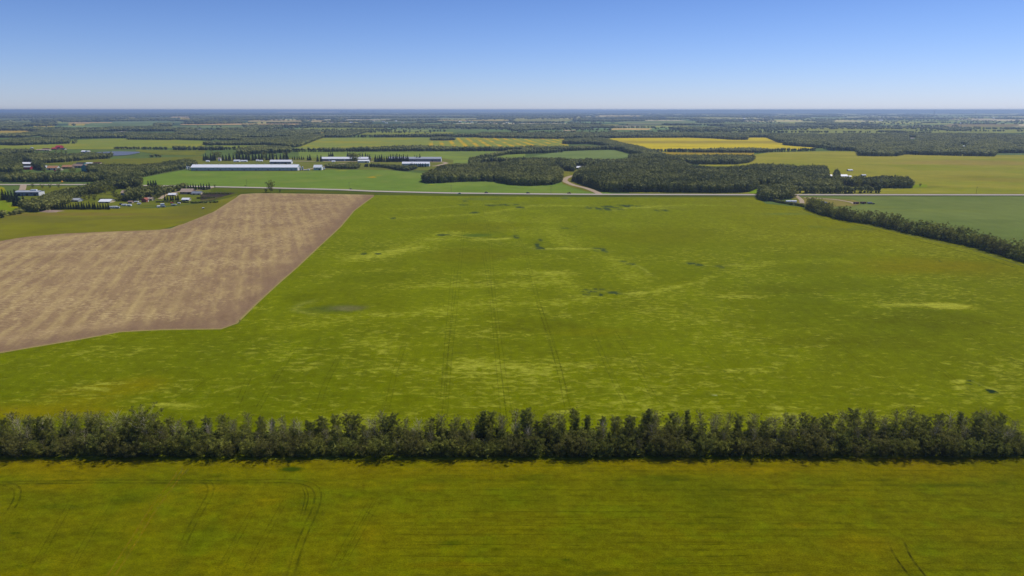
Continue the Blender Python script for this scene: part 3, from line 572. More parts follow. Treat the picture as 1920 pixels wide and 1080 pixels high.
def pile(label, x, y, rx, h, mat):
    o = P(x, y); a = rx*depth(o)/FPX; n = 14; mb = MB()
    V = [(0,0,h)]; F = []
    for j, (r, z) in enumerate([(.3,.9),(.62,.55),(1,0)]):
        for k in range(n):
            t = 2*math.pi*k/n; q = r*(1+.22*math.sin(3*t+x)+.1*math.sin(5*t)); V.append((a*q*math.cos(t), a*.5*q*math.sin(t), h*z*(1+.15*math.sin(4*t))))
    for k in range(n): F.append((0, 1+k, 1+(k+1)%n))
    for j in range(2):
        for k in range(n): F.append((1+j*n+k, 1+(j+1)*n+k, 1+(j+1)*n+(k+1)%n, 1+j*n+(k+1)%n))
    ob = mesh_obj('dirt_pile', V, F, M[mat]); ob.location = tuple(o); tag(ob, label, 'dirt pile')
pile('tan heap of earth among the trees at the left pasture edge', 94, 387, 9, 5, 'tan'); pile('low brown bank of soil along the left pasture edge', 93, 396.5, 26, 1.6, 'brown_roof')
pile('small grey brown heap at the end of the left spruce row', 203, 391.5, 3.4, 2.4, 'tan')
#@@PART2
# ------------------------------------------------------------------ trees: prototypes and copies
def leaf_quads(C, rad, per, size, r, tint):
    n = len(C); c = np.repeat(C, per, 0); ra = np.repeat(rad, per)[:,None]
    d = r.normal(size=(n*per, 3)); d /= np.linalg.norm(d, axis=1)[:,None]
    p = c + d * ra * (0.45 + 0.6*r.random((n*per,1))) * np.array([1, 1, .85])
    a = r.normal(size=p.shape); a /= np.linalg.norm(a, axis=1)[:,None]
    b = np.cross(a, r.normal(size=p.shape)); b /= np.linalg.norm(b, axis=1)[:,None]
    s = size * (0.6 + 0.8*r.random((len(p),1)))
    V = np.stack([p - a*s, p - b*s*.6, p + a*s, p + b*s*.6], 1).reshape(-1, 3)
    t = np.repeat(np.repeat(tint, per) + .25*(r.random(n*per) - .5), 4)
    return V, np.arange(len(V)).reshape(-1, 4), np.clip(t, 0, 1)
def make_tree(name, seed, H, W, base, prof, nlimb, nclump, per, leaf, lmat, bmat, cr=(.5, .95), trunk_r=.16, limb_show=1.0, rise=.55, gap=.0):
    r = np.random.default_rng(seed)
    root = empty(name, (0, 0, 0)); tb = MB(); bend = r.normal(size=2)*.03*H
    def ax(t): return np.array([bend[0]*t*t, bend[1]*t*t, t*H])
    tb.tube([ax(t) for t in (0, .25, .5, .75, .96)], [trunk_r*(1-t*.9)*H/16 for t in (0,.25,.5,.75,.98)], 6)
    C = []; ra = []
    for i in range(nlimb):
        t = base + (0.93-base)*((i+r.random())/nlimb); an = i*2.4 + r.random()
        L = W/2*prof((t-base)/(1-base))*(.7+.5*r.random()); p0 = ax(t)
        d = np.array([math.cos(an), math.sin(an), rise + .5*r.random()]); p1 = p0 + d*L*.55; p2 = p0 + np.array([math.cos(an)*L, math.sin(an)*L, L*(rise+.45)])
        if i % max(1, int(1/limb_show)) == 0: tb.tube([p0, p1, p2], [.07*H/16, .045*H/16, .015*H/16], 4)
        for q in np.linspace(.35, 1.05, max(1, int(nclump/nlimb))):
            if r.random() < gap: continue
            C.append(p0 + (p2-p0)*q + r.normal(size=3)*.25*L*.5); ra.append((cr[0]+(cr[1]-cr[0])*r.random())*(1.1-.35*t))
    C.append(ax(.985)); ra.append(cr[0]*.8)
    C = np.array(C); ra = np.array(ra); C[:,2] = np.maximum(C[:,2], .5)
    V, F, T = leaf_quads(C, ra, per, leaf, r, r.random(len(C)))
    trunk = tb.build('trunk', M[bmat], root)
    cr_ = np_mesh('crown', V, F, M[lmat], {'tint': T}); cr_.parent = root
    return root
def make_spruce(name, seed, H, W, n, leaf):
    r = np.random.default_rng(seed); root = empty(name, (0, 0, 0))
    MB().tube([(0,0,0),(0,0,H*.5),(0,0,H*.97)], [.22,.13,.03], 6).build('trunk', M['bark_dark'], root)
    C = []; ra = []; z = .06
    while z < .98:
        k = max(2, int(9*(1-z))); R_ = W/2*(1-z)**.85
        for j in range(k):
            an = 2*math.pi*(j + r.random()*.6)/k + z*20
            for q in (.45, .9): C.append((R_*q*math.cos(an), R_*q*math.sin(an), z*H - .25*R_*q)); ra.append(.16*W*(1.15-z))
        z += .055
    V, F, T = leaf_quads(np.array(C), np.array(ra), n, leaf, r, r.random(len(C))); V[:,2] = np.maximum(V[:,2], .05)
    c = np_mesh('crown', V, F, M['needle'], {'tint': T}); c.parent = root; return root
_used = set()
def plant(proto, x, y, rz, sx, sz, label, cat, group=None):
    if proto.name not in _used: _used.add(proto.name); o = proto
    else:
        o = proto.copy(); COL.objects.link(o)
        for ch in proto.children:
            c = ch.copy(); COL.objects.link(c); c.parent = o
    o.location = (x, y, 0); o.rotation_euler = (0, 0, rz); o.scale = (sx, sx, sz)
    o['label'] = label; o['category'] = cat
    if group: o['group'] = group
    elif 'group' in o: del o['group']
    return o
pr_oval = lambda t: max(.25, math.sin(math.pi*min(1, .14 + .76*t)))**.7
pr_cone = lambda t: max(.2, 1 - .85*t)**.6
pr_top = lambda t: .45 + .75*math.sin(math.pi*min(1, t*.75+.1))
asp = [make_tree('aspen', 10+i, 16, 5.0+.5*(i % 3), .20, pr_oval, 30, 150, 34, .18, ['leaf_belt','leaf_dark','leaf_belt'][i % 3], 'bark', gap=.1) for i in range(5)]
drk = [make_tree('poplar', 30+i, 17, 4.4, .14, pr_cone if i == 1 else pr_oval, 32, 150, 34, .19, 'leaf_dark', 'bark_dark', cr=(.5,.95), rise=.4) for i in range(3)]
gry = [make_tree('poplar', 40+i, 16, 5.2, .22, pr_oval, 36, 130, 18, .17, 'leaf_grey', 'bark_pale', cr=(.5,1.0), rise=.9, gap=.15) for i in range(3)]
ded = [make_tree('dead_tree', 50+i, 14, 5.0, .25, pr_top, 46, 60, 4, .15, 'leaf_grey', 'bark_pale', cr=(.5,.9), rise=.8, gap=.3) for i in range(2)]
big = [make_tree('poplar', 60+i, 16, 9.0, .18, pr_top, 34, 170, 34, .20, 'leaf_belt', 'bark_pale', cr=(.6,1.15)) for i in range(2)]
shr = [make_tree('willow_bush', 70+i, 6.5, 6.2, .04, pr_top, 24, 100, 30, .18, ['leaf_belt','leaf_dark','leaf_grey'][i], 'bark_dark', cr=(.55,1.0)) for i in range(3)]
brt = [make_tree('bush', 80, 5.5, 4.5, .04, pr_top, 18, 70, 30, .17, 'leaf_bright', 'bark_dark', cr=(.5,.9))]

LBL = {'aspen': 'leafy green aspen', 'drk': 'dark dense poplar', 'gry': 'greyish thin poplar', 'ded': 'bare pale tree', 'big': 'broad spreading poplar', 'shr': 'low rounded bush', 'brt': 'yellow green bush'}
ZN = [(75,'at the left edge of the near belt'),(215,'left of the broad tall poplar'),(315,'beside the broad tall poplar'),(400,'just right of the broad tall poplar'),(510,'below the stubble field corner'),
      (610,'halfway from left edge to middle'),(710,'where the belt dips left of middle'),(800,'in the lower greyish stretch left'),(890,'just left of the slim clear standing poplar'),(945,'beside the slim clear standing poplar'),
      (1030,'beside the tallest dark poplar'),(1120,'right of the tallest dark poplar'),(1190,'left of the belt shoulder poplar'),(1280,'beside the belt shoulder poplar'),
      (1370,'in the dip right of the belt shoulder'),(1470,'just beyond the belt dip'),(1560,'in the even stretch right of dip'),(1660,'halfway from dip to right edge'),(1780,'in the brownish stretch near the right'),(9999,'at the right edge of the near belt')]
def zone(px):
    for a, b in ZN:
        if px < a: return b
KP = {'aspen': asp, 'drk': drk, 'gry': gry, 'ded': ded, 'big': big, 'shr': shr, 'brt': brt}
def canopy_h(px):                                   # height of the belt's top as the photo shows it
    return float(np.interp(px, [0,60,130,200,250,300,350,430,520,640,700,780,850,880,960,990,1030,1100,1180,1240,1290,1340,1420,1500,1560,1700,1800,1920],
                           [15.4,15.4,14.4,14.2,16.8,16.6,13.0,15.2,13.6,14.8,14.4,14.2,14.8,14.0,15.8,17.8,16.6,17.0,16.8,17.4,16.4,14.6,15.4,16.4,16.0,16.2,16.6,16.0]))
base_y = P(960, 860.5)[1]
rr = random.Random(3)
WT = {0: [('aspen',5),('gry',4),('ded',3),('big',1.5),('drk',1)], 1: [('aspen',7),('gry',3),('drk',2),('ded',.7),('big',.7)], 2: [('drk',3),('aspen',7),('gry',2),('ded',.6)], 3: [('aspen',6),('gry',6),('ded',.6),('drk',.7),('big',.5)]}
def pick(z): ks, ws = zip(*WT[z]); return rr.choices(ks, ws)[0]
for row, (dy, step, hf) in enumerate([(14.5, 4.6, 1.0), (10.2, 4.5, .98), (6.0, 4.9, .84), (3.2, 5.6, .58)]):
    x = -186.0
    while x < 186:
        y = base_y + dy + rr.uniform(-1.4, 1.4); px = 960 + FPX*x/((y*_f[1]) + CAMZ*abs(_f[2])); z = 0 if px < 480 else 1 if px < 800 else 2 if px < 1290 else 3
        k = pick(z)
        if row == 3 and rr.random() < .45: k = 'shr'
        pr = rr.choice(KP[k]); h = canopy_h(px)*.70*hf*rr.uniform(.80, 1.07)
        if k == 'shr': h = rr.uniform(4.5, 7.5)
        if k == 'ded': h *= .95
        nat = {'aspen':16,'drk':17,'gry':16,'ded':14,'big':16,'shr':6.5,'brt':5.5}[k]; sz = h/nat
        plant(pr, x, y, rr.uniform(0, 6.28), sz*rr.uniform(1.0, 1.4) if k != 'shr' else sz*1.05, sz, LBL[k] + (' in the belt\'s back row, ' if row < 2 else ' in the belt\'s front row, ') + zone(px), 'bush' if k == 'shr' else 'tree', 'bushes of the near shelterbelt' if k == 'shr' else 'trees of the near shelterbelt')
        x += step*rr.uniform(.75, 1.3)
x = -184.0
while x < 186:                                      # front fringe of bushes
    px = 960 + FPX*x/(base_y*_f[1] + CAMZ*abs(_f[2])); k = 'brt' if rr.random() < .06 else 'shr'; s = rr.uniform(.42, .95)
    plant(rr.choice(KP[k]), x, base_y + rr.uniform(.6, 2.2), rr.uniform(0, 6.28), s*1.1, s, LBL[k] + ' at the belt\'s foot, ' + zone(px), 'bush', 'bushes of the near shelterbelt'); x += rr.uniform(2.8, 5.4)
# a few that stand out
for px, k, i, h, dy, lab in [(262,'big',0,17.6,7,'broad tall poplar with pale limbs, highest tree at the left of the near shelterbelt'), (985,'drk',0,18.6,11,'tallest dark poplar in the middle of the near shelterbelt'),
                             (905,'drk',1,17.0,12,'slim dark poplar standing clear just left of the tallest belt trees'), (1228,'drk',2,18.0,11,'tall dark poplar at the right shoulder of the middle stretch of the belt')]:
    x = (px-960)/FPX*(base_y*_f[1]+CAMZ*.256); nat = 16 if k == 'big' else 17
    plant(KP[k][i], x, base_y+dy, 1.0*i, h/nat*.95, h/nat*.77, lab, 'tree')

# ------------------------------------------------------------------ masses of vegetation: undergrowth and woods
ICO = None
def ico():
    t = (1+5**.5)/2; v = np.array([(-1,t,0),(1,t,0),(-1,-t,0),(1,-t,0),(0,-1,t),(0,1,t),(0,-1,-t),(0,1,-t),(t,0,-1),(t,0,1),(-t,0,-1),(-t,0,1)], float)
    v /= np.linalg.norm(v[0]); f = np.array([(0,11,5),(0,5,1),(0,1,7),(0,7,10),(0,10,11),(1,5,9),(5,11,4),(11,10,2),(10,7,6),(7,1,8),(3,9,4),(3,4,2),(3,2,6),(3,6,8),(3,8,9),(4,9,5),(2,4,11),(6,2,10),(8,6,7),(9,8,1)])
    return v, f
IV, IF = ico()
def tmpl(seed, nl, kind):
    """unit tree: x,y in -0.5..0.5, z 0..1; solid heart plus loose leaf triangles"""
    r = np.random.default_rng(seed)
    if kind == 's':
        V = [(0,0,1.0)]; k = 6
        for j, (rad, z) in enumerate([(.2,.62),(.13,.60),(.36,.34),(.26,.32),(.46,.06)]): V += [(rad*math.cos(2*math.pi*(i+.5*(j%2))/k), rad*math.sin(2*math.pi*(i+.5*(j%2))/k), z) for i in range(k)]
        F = [(0,1+i,1+(i+1)%k) for i in range(k)]
        for j in range(4):
            for i in range(k): a = 1+j*k+i; b = 1+j*k+(i+1)%k; F += [(a,a+k,b+k),(a,b+k,b)]
        V = np.array(V); F = np.array(F); core = .3
    else:
        V = IV*np.array([.38,.38,.34])*(1+.35*(r.random((12,1))-.5)) + [0,0,.60]; V = np.vstack([V, [(.16,0,.25),(-.12,.14,.25),(-.1,-.14,.25),(.2,0,0),(-.16,.18,0),(-.14,-.18,0)]])
        F = np.vstack([IF, [(12,13,16),(12,16,15),(13,14,17),(13,17,16),(14,12,15),(14,15,17)]]); core = .35
    T = np.full(len(V), core)
    if nl:
        z = .12 + .88*r.random(nl)**.8 if kind != 's' else r.random(nl)**1.6
        an = r.random(nl)*6.28; prof = np.sqrt(np.clip(1-((z-.52)/.5)**2, .02, 1))*.5 if kind != 's' else (1-z)*.5
        rad = prof*(.7+.4*r.random(nl)); c = np.stack([rad*np.cos(an), rad*np.sin(an), z], -1)
        s = (.17 if kind != 's' else .11)*(.6+.8*r.random((nl,1))); e = r.normal(size=(nl,3,3)); e /= np.linalg.norm(e, axis=2)[:,:,None]
        tv = (c[:,None,:] + e*s[:,None]*np.array([1,1,.6])).reshape(-1,3); n0 = len(V)
        V = np.vstack([V, tv]); F = np.vstack([F, n0+np.arange(nl*3).reshape(-1,3)]); T = np.concatenate([T, np.repeat(.15+.85*r.random(nl), 3)])
    V[:,2] = np.maximum(V[:,2], 0); return V, F, T
TM = {(k, nl): [tmpl(100+i, nl, k) for i in range(5)] for k in 'ds' for nl in (60, 26, 10, 3)}
def scatter(name, label, cat, pts, hs, ws, nl, spruce=0.0, mat='leaf_wood', tbias=0.0):
    r = np.random.default_rng(len(pts)+len(label)); VV = []; FF = []; TT = []; off = 0
    kinds = np.where(r.random(len(pts)) < spruce, 1, 0); ti = r.integers(0, 5, len(pts)); base_t = np.clip(r.normal(.48, .30, len(pts)) + .7*(fbm(pts[:,0]/45, pts[:,1]/45, 77, 3)-.5)*2 + tbias, 0, 1)
    for k in (0, 1):
        for t in range(5):
            m = (kinds == k) & (ti == t)
            if not m.any(): continue
            V, F, T = TM[('ds'[k], nl)][t]; p = pts[m]; n = len(p); an = r.random(n)*6.28; w = ws[m]*(.72 if k else 1); h = hs[m]*(1.12 if k else 1)
            ca, sa = np.cos(an)[:,None], np.sin(an)[:,None]; x = V[None,:,0]*w[:,None]; y = V[None,:,1]*w[:,None]
            W_ = np.stack([p[:,:1]+x*ca-y*sa, p[:,1:2]+x*sa+y*ca, np.zeros((n,1))+V[None,:,2]*h[:,None]], -1).reshape(-1,3)
            FF.append((F[None]+ (np.arange(n)*len(V))[:,None,None] + off).reshape(-1,3)); VV.append(W_)
            TT.append(np.clip(T[None]*.45 + base_t[m][:,None]*.8 - .2 - (.3 if k else 0), 0, 1).ravel()); off += n*len(V)
    o = np_mesh(name, np.vstack(VV), np.vstack(FF), M[mat], {'tint': np.concatenate(TT)})
    return tag(o, label, cat, kind='stuff')
def wood_pts(cols, H, s, jit=.5):
    c = np.array(cols, float); Fr = P(c[:,0], c[:,1], 0.0)[:,:2]; Bk = P(c[:,0], c[:,2], H*.92)[:,:2]; out = []
    for i in range(len(c)):
        d = Fr[i]/np.linalg.norm(Fr[i])
        if np.linalg.norm(Bk[i]) < np.linalg.norm(Fr[i]) + s*1.2: Bk[i] = Fr[i] + d*s*1.2
    r = np.random.default_rng(int(abs(c[0,0]))+len(c))
    for i in range(len(c)-1):
        wdt = .5*(np.linalg.norm(Fr[i+1]-Fr[i]) + np.linalg.norm(Bk[i+1]-Bk[i])); dep = .5*(np.linalg.norm(Bk[i]-Fr[i]) + np.linalg.norm(Bk[i+1]-Fr[i+1]))
        nu, nv = max(1, round(wdt/s)), max(1, round(dep/s)); u, v = np.meshgrid(np.arange(nu)+.5, np.arange(nv)+.5, indexing='ij')
        u = np.clip((u + jit*(r.random(u.shape)-.5)*1.6)/nu, 0, 1).ravel()[:,None]; v = np.clip((v + jit*(r.random(v.shape)-.5)*1.6)/nv, 0, 1).ravel()[:,None]
        out.append((Fr[i]*(1-u)+Fr[i+1]*u)*(1-v) + (Bk[i]*(1-u)+Bk[i+1]*u)*v)
    return np.vstack(out)
CLEAR = [(1549,1566,326,346),(1570,1600,326,346),(1588,1601,316,326),(1614,1627,326,338),(1078,1102,312,326),(1106,1117,310,322),(1704,1718,258,268),(1802,1811,272,284),(1238,1244,315,319)]
def wood(label, cols, H=14, spruce=.08, s=None, name='aspen_wood', cat='woodland', tb=0.0, thin=0.0):
    c = np.array(cols, float); d = float(np.mean(P(c[:,0], c[:,1], 0.0)[:,1])); s = s or max(5.2, d/260)
    pts = wood_pts(cols, H, s); r = np.random.default_rng(int(c[0,0]*7) & 1023)
    if thin: pts = pts[fbm(pts[:,0]/(6*s), pts[:,1]/(6*s), 88, 3) > thin]
    pc = EYE + FPX*CAMZ/pts[:,1]; dxp = 960 + FPX*pts[:,0]/(pts[:,1]*_f[1] + CAMZ*.2536); rowp = 540 - FPX*((pts[:,1]*_u[1] - CAMZ*_u[2])/(pts[:,1]*_f[1] - CAMZ*_f[2]))
    for a0, a1, t0, b0 in CLEAR: pts = pts[~((dxp > a0) & (dxp < a1) & (rowp > t0) & (rowp < b0))]; m_ = ~((dxp > a0) & (dxp < a1) & (rowp > t0) & (rowp < b0)); dxp = dxp[m_]; rowp = rowp[m_]
    n = len(pts); hs = H*(.70 + .34*r.random(n))*(.84+.30*fbm(pts[:,0]/50, pts[:,1]/50, 66, 2)); ws = np.maximum(s*1.45, H*.56)*(.8+.6*r.random(n))
    nl = 60 if d < 1250 else 26 if d < 1900 else 10 if d < 3200 else 3
    return scatter(name, label, cat, pts, hs, ws, nl, spruce, tbias=tb)
# undergrowth along the belt
n = 1500; pts = np.stack([rng.uniform(-190, 190, n), base_y + 1.6 + 15*rng.random(n)], -1)
scatter('undergrowth', 'dense dark undergrowth filling the foot of the near shelterbelt', 'undergrowth', pts, 1.8+3.2*rng.random(n), 2.4+2.2*rng.random(n), 60, 0, 'leaf_dark')

WOODS = [
 ('aspen wood across the middle, right of the curved gravel drive', [(1080,338,324),(1090,343,312),(1102,348,306),(1137,360,303),(1180,360.3,298),(1200,360.3,293),(1250,361,292),(1300,361.3,309),(1350,361.8,313),(1402,360.5,309),(1420,353,306)], 15, .07, 0, 0),
 ('dark spruce stand along the curved gravel drive', [(1075,339.5,328),(1087,344.5,324),(1103,350,322),(1122,356,328),(1134,360,340)], 15, .9, 0, -.25),
 ('rounded aspen grove left of the curved drive', [(795,341,332),(806,344,320),(830,343,309),(860,341,305),(905,340,304),(935,341,303)], 14, .03, .08, 0),
 ('aspen grove touching the left side of the curved drive', [(932,338,318),(940,343,304),(960,347,298),(1000,348.5,297),(1036,346.5,302),(1051,341,314)], 14, .05, .05, 0),
 ('wooded belt behind the two groves left of the curved drive', [(880,312,297),(905,306,293),(960,306,294),(1000,308,294),(1045,311,295),(1060,320,296),(1085,323,297),(1110,312,296),(1150,310,297),(1185,310,295)], 14, .12, -.05, 0),
 ('tongue of woods reaching right into the olive field', [(1180,310,288),(1200,306,286),(1250,306.5,288),(1310,308.5,289),(1380,308.5,288.5),(1405,305,290),(1412,300,293)], 14, .05, 0, 0),
 ('diagonal belt of trees beside the ripe yellow field', [(1056,270,262),(1075,270.5,259),(1100,270,257.5),(1125,272,257),(1145,277,261),(1165,283,266),(1190,290,271),(1212,296,276),(1238,300,284),(1250,302,287)], 14, .1, 0, 0),
 ('long belt behind the barns from left of centre', [(470,281,272),(520,283,275),(560,284.8,277),(600,284.8,277.5),(660,284.8,275),(700,284.3,274),(760,284,271),(800,283.8,271.5),(860,283.6,274),(960,283.6,274.5),(1000,284,272),(1050,284,272.5),(1100,282,272.5),(1145,281,271),(1170,282,268)], 13, .12, 0, 0),
 ('grove between the long belt and the teal field', [(880,303,296),(920,296,288),(950,290,281),(985,288.5,278),(1010,288,278),(1045,286,280),(1056,285.5,281)], 13, .05, .08, 0),
 ('woods on the right beyond the road around the white roofed farm', [(1415,352,308),(1440,352,306),(1450,354,307),(1500,357,309),(1545,359,311),(1575,360,317)], 15, .12, 0, 0),
 ('row of woods hugging the far side of the road at the right', [(1470,362,345),(1520,362.5,346),(1560,362.8,346),(1595,362.8,348),(1612,362,353),(1650,362,357)], 13, .02, .05, 0),
 ('right hand end of the farm woods reaching into the olive field', [(1575,346,327),(1600,350,330),(1640,352.5,331),(1670,353,328),(1700,353,331),(1708,352,336)], 13, .1, .05, 0),
 ('clump in front of the road where the hedgerow begins', [(1426,374,346),(1440,377,343),(1455,376,342),(1475,373,343),(1487,370.5,346)], 15, .05, .05, 0),
 ('big wooded block far right beyond the olive field', [(1440,258.5,251),(1472,272.5,249.5),(1530,277,249),(1560,282.3,249),(1608,283.5,249),(1612,292.4,249),(1640,293,249),(1680,293.2,248.5),(1696,290,248.5),(1740,291,248.5),(1800,292.3,248.5),(1862,293.5,249),(1866,288,250),(1920,288,252),(2300,288,254)], 15, .10, 0, .37),
 ('tree row between the yellow field and the strip below it', [(1218,284.5,281),(1250,285.2,279),(1300,286,278),(1350,286.5,276.5),(1420,286.6,275.5),(1440,285.6,279),(1470,284.6,277.5),(1530,283,276.5)], 12, .05, 0, .15),
 ('dark wood along the back edge of the ripe yellow field', [(1290,258,252),(1340,260,249),(1375,262.3,249),(1402,262.3,249.5)], 15, .1, -.1, 0),
 ('deep woods behind the ripe yellow field', [(900,258.5,247),(960,259.5,247),(1040,260.5,247),(1100,259.5,246.5),(1180,258.8,246.5),(1300,258.2,247),(1400,258,247.5),(1474,257.8,249.5)], 14, .1, 0, .22),
 ('narrow tree line above the wooded belt right of centre', [(1230,247,243.5),(1340,247,242.5),(1400,246.4,242.6),(1460,246.4,244)], 14, .1, 0, .1),
 ('dark thicket band right of centre under the ridge', [(1360,240,234),(1420,241,232),(1500,239.7,231),(1530,238,234)], 15, .1, 0, 0),
 ('dark woods below the two towers', [(960,246,232),(1010,244,231),(1080,241,231.5),(1130,240,233),(1150,240,235)], 15, .1, 0, .2),
 ('long dark woods in front of the distant town', [(600,239,233),(700,240,232.5),(800,240,232),(900,240.5,232),(960,241,233)], 15, .1, 0, .2),
 ('woods beyond the dull green field at centre', [(610,258,243),(650,258,243),(695,246.5,242),(730,246.5,242.5)], 15, .25, 0, .1),
 ('straggling far spruce row above the striped canola', [(648,257.6,252),(700,257.6,252),(800,257.4,250),(900,257.5,249.5),(960,258.5,249)], 15, .5, 0, .22),
 ('rounded thicket at the top of the striped canola', [(808,263.2,256),(830,263.8,255),(852,263,256)], 12, .1, 0, 0),
 ('woods sloping down beside the striped canola', [(452,270,257),(500,272,256),(535,276.5,254.5),(560,276,252),(592,263,250.5),(610,257,251)], 14, .12, .02, 0),
 ('thick bushy belt left of centre above the barns', [(382,272,264),(400,272.5,263.5),(440,272.8,263),(480,272.5,261),(500,271.5,261.5),(528,269,261.5)], 13, .1, -.05, 0),
 ('tree line under the green field left of centre', [(326,281.3,273),(350,282,274),(370,281.6,275),(400,282,273),(420,281.3,276),(450,281,278)], 13, .1, 0, .12),
 ('grove behind the spruces of the barnyard', [(446,290,276),(480,289,272),(520,287,272),(545,286,274)], 14, .2, .03, 0),
 ('sparse tree line along the pond meadow', [(212,279.6,277),(260,280,275.5),(300,280.5,276.5),(330,281.3,277)], 10, .1, 0, .35),
 ('woods beyond the green field at the left', [(0,272,262),(30,273,258),(80,271,256),(120,270,256),(128,268,258)], 14, .1, .02, .12),
 ('bushy end of the left woods with two lone trees', [(120,269.5,265),(132,269.7,266),(144,269.5,265)], 11, .1, 0, .2),
 ('woods on both sides of the far pale road', [(80,258,247),(130,260.5,246),(180,259.5,246),(240,259,247),(300,260,248),(330,262,249)], 14, .15, 0, .3),
 ('thickets around the white farm houses left of centre', [(240,262,252),(300,262.5,252),(350,262.8,250.5),(400,263.5,250),(450,263,250)], 13, .15, 0, .28),
 ('thickets behind the white farm houses', [(330,252,242),(400,256,242),(450,258,242),(510,257.5,241.5),(560,256,242),(600,250.5,243)], 13, .2, 0, .3),
 ('woods at the left skyline below the yellow fields', [(-40,259,250),(0,258,250),(40,258,248),(100,252,241),(150,248,240),(215,246,236.5),(300,243,235),(320,240,236)], 14, .15, 0, .2),
 ('tree clump around the upper red roofed farm', [(0,292,279),(20,289,278),(60,286,277.5),(64,285,281)], 12, .1, .05, .1),
 ('woods between the upper red farm and the lower yards', [(-200,316,287),(0,316,288),(30,315,287),(40,303,286),(80,306.5,286),(120,304.5,285.5),(165,300,285),(205,297,286.5),(210,294,289)], 13, .08, .03, .04),
 ('woods between the left road and the lower farmyards', [(-300,341,322),(0,341.5,322),(60,341.5,323),(120,341,323),(180,340.5,322),(205,338,324)], 13, .08, .03, 0),
 ('woods filling the gap right of the teal barn', [(166,322,308),(200,334,307),(230,338,306),(255,336,309),(262,333,311)], 14, .1, .04, 0),
 ('trees left of the white roofed shed at the left edge', [(-300,326,296),(0,324,296),(26,324,298),(39,322,304)], 14, .2, .02, 0),
 ('trees right behind the white roofed shed', [(62,316,298),(72,318,299),(80,320,303)], 14, .4, .0, 0),
 ('diagonal belt climbing from the left road to the long white barn', [(250,337,309),(270,331.5,307),(290,327.5,305),(320,321.5,301),(345,317.5,297),(360,315,298),(366,312,300)], 13, .06, .05, 0),
 ('mixed trees beside the left road above the farmyard', [(160,366,343),(180,364,341),(195,360,338),(215,354,330),(235,355,325),(252,351,323),(262,352,330)], 13, .35, .05, .12),
 ('trees below and right of the long slate shed', [(42,391,376),(52,397,373),(70,398,369),(90,396,362),(104,391,355),(120,385,352),(140,375,350),(160,366,350)], 12, .15, .03, 0),
 ('bushes trailing to the left edge below the slate shed', [(-10,410,399),(6,409,396),(8,408,404)], 8, 0, 0, 0),
 ('low bushes on the pasture corner by the slate shed', [(16,404.5,400),(28,403,397),(40,400,393),(48,399,392)], 6, 0, .1, 0),
 ('dark trees in the heart of the left farmyard', [(238,377,353),(252,377.5,350),(262,376,347),(270,370,346),(296,368,346),(302,362,347)], 13, .45, .0, 0),
 ('round trees by the red farmyard barn', [(282,370,357),(296,371,356),(306,367,352),(320,361,348),(340,358,346),(346,355,345)], 12, .1, .06, 0),
 ('bushy thicket in front of the northern barns', [(611,315,306),(640,317,306),(668,317,305.5),(672,315,307)], 8, .1, .0, 0), ('long thicket in front of the northern barns', [(684,313,306),(720,314.5,307),(745,319,309),(765,321,310),(780,317,309)], 8, .1, 0, 0),
 ('low trees left of the long white barn', [(340,318,303),(356,312,303),(364,309,304)], 9, .2, 0, 0),
 ('far clump around the mast farm far right', [(1757,243,240),(1780,245.5,238.5),(1810,246,239),(1820,244,241)], 14, .2, 0, 0),
 ('dark band of trees under the light green fields far right', [(1648,248,243),(1700,249.5,245),(1720,250,246),(1745,250,247)], 13, .1, 0, 0),
 ('square blue green wood far right', [(1533,232,225),(1545,232,223.5),(1562,232,224)], 16, .1, 0, 0), ('low clump left of the square far wood', [(1505,227.5,225),(1530,227.5,225)], 14, .1, 0, 0),
 ('small clump right of the square far wood', [(1607,232,230),(1628,232,230)], 14, .1, 0, 0), ('far tree line beside the mast farm', [(1786,232.5,231),(1868,232.5,230.5)], 14, .1, 0, 0), ('clump at the right edge below the skyline', [(1884,243,240.5),(1900,243,238.8),(1960,244,241)], 14, .1, 0, 0),
 ('far belt under the straw strip left of centre', [(500,231.8,228.5),(560,231.8,228),(600,231.8,229)], 14, .1, 0, 0),
 ('far clump by the tiny white houses far right', [(1736,231,227.5),(1756,231,228.5)], 14, .1, 0, 0), ('dark wood on the pond bank', [(176,293.4,289),(205,294,289)], 7, .1, 0, 0), ('bush clump right of the pond', [(280,294.8,291.5),(305,294.8,291)], 8, .1, 0, 0),
]
for lab, cols, H, sp, tb, thin in WOODS:
    if cols[0][0] < 400 and cols[0][1] > 285 and len(cols) > 4: thin = max(thin, .30); tb += .06
    wood(lab, cols, H, sp, tb=tb, thin=thin)

# far country: woods where the sections are wooded, shelterbelts along section lines
mask = is_wood & (cy > 3800) & (cy < 26000) & (np.abs(cx) < cy*.85 + 400)
pts = []; r = np.random.default_rng(5)
for X0, Y0 in zip(x0[mask], y0[mask]):
    s = max(22, Y0/190); k = max(2, int(CELL/s)); u, v = np.meshgrid(np.arange(k)+.5, np.arange(k)+.5); pts.append(np.stack([X0 + (u.ravel()+r.uniform(-.4,.4,k*k))*CELL/k, Y0 + (v.ravel()+r.uniform(-.4,.4,k*k))*CELL/k], -1))
pts = np.vstack(pts); pts = pts[fbm(pts[:,0]/300, pts[:,1]/700, 91, 3) > .40]
pts = pts[np.hypot(pts[:,0], pts[:,1]) > 3600]
row = EYE + FPX*CAMZ/pts[:,1]                       # keep traced fields open
colx = 960 + FPX*pts[:,0]/pts[:,1]
keep = np.ones(len(pts), bool)
for a0, a1, t0, b0, c, what in FAR: keep &= ~((colx > a0+2) & (colx < a1-2) & (row > t0-.4) & (row < b0+.9))
for a0, a1, t0, b0 in [(-60,390,258,285),(535,1070,257,285),(1130,1540,257,290)]: keep &= ~((colx > a0) & (colx < a1) & (row > t0) & (row < b0))
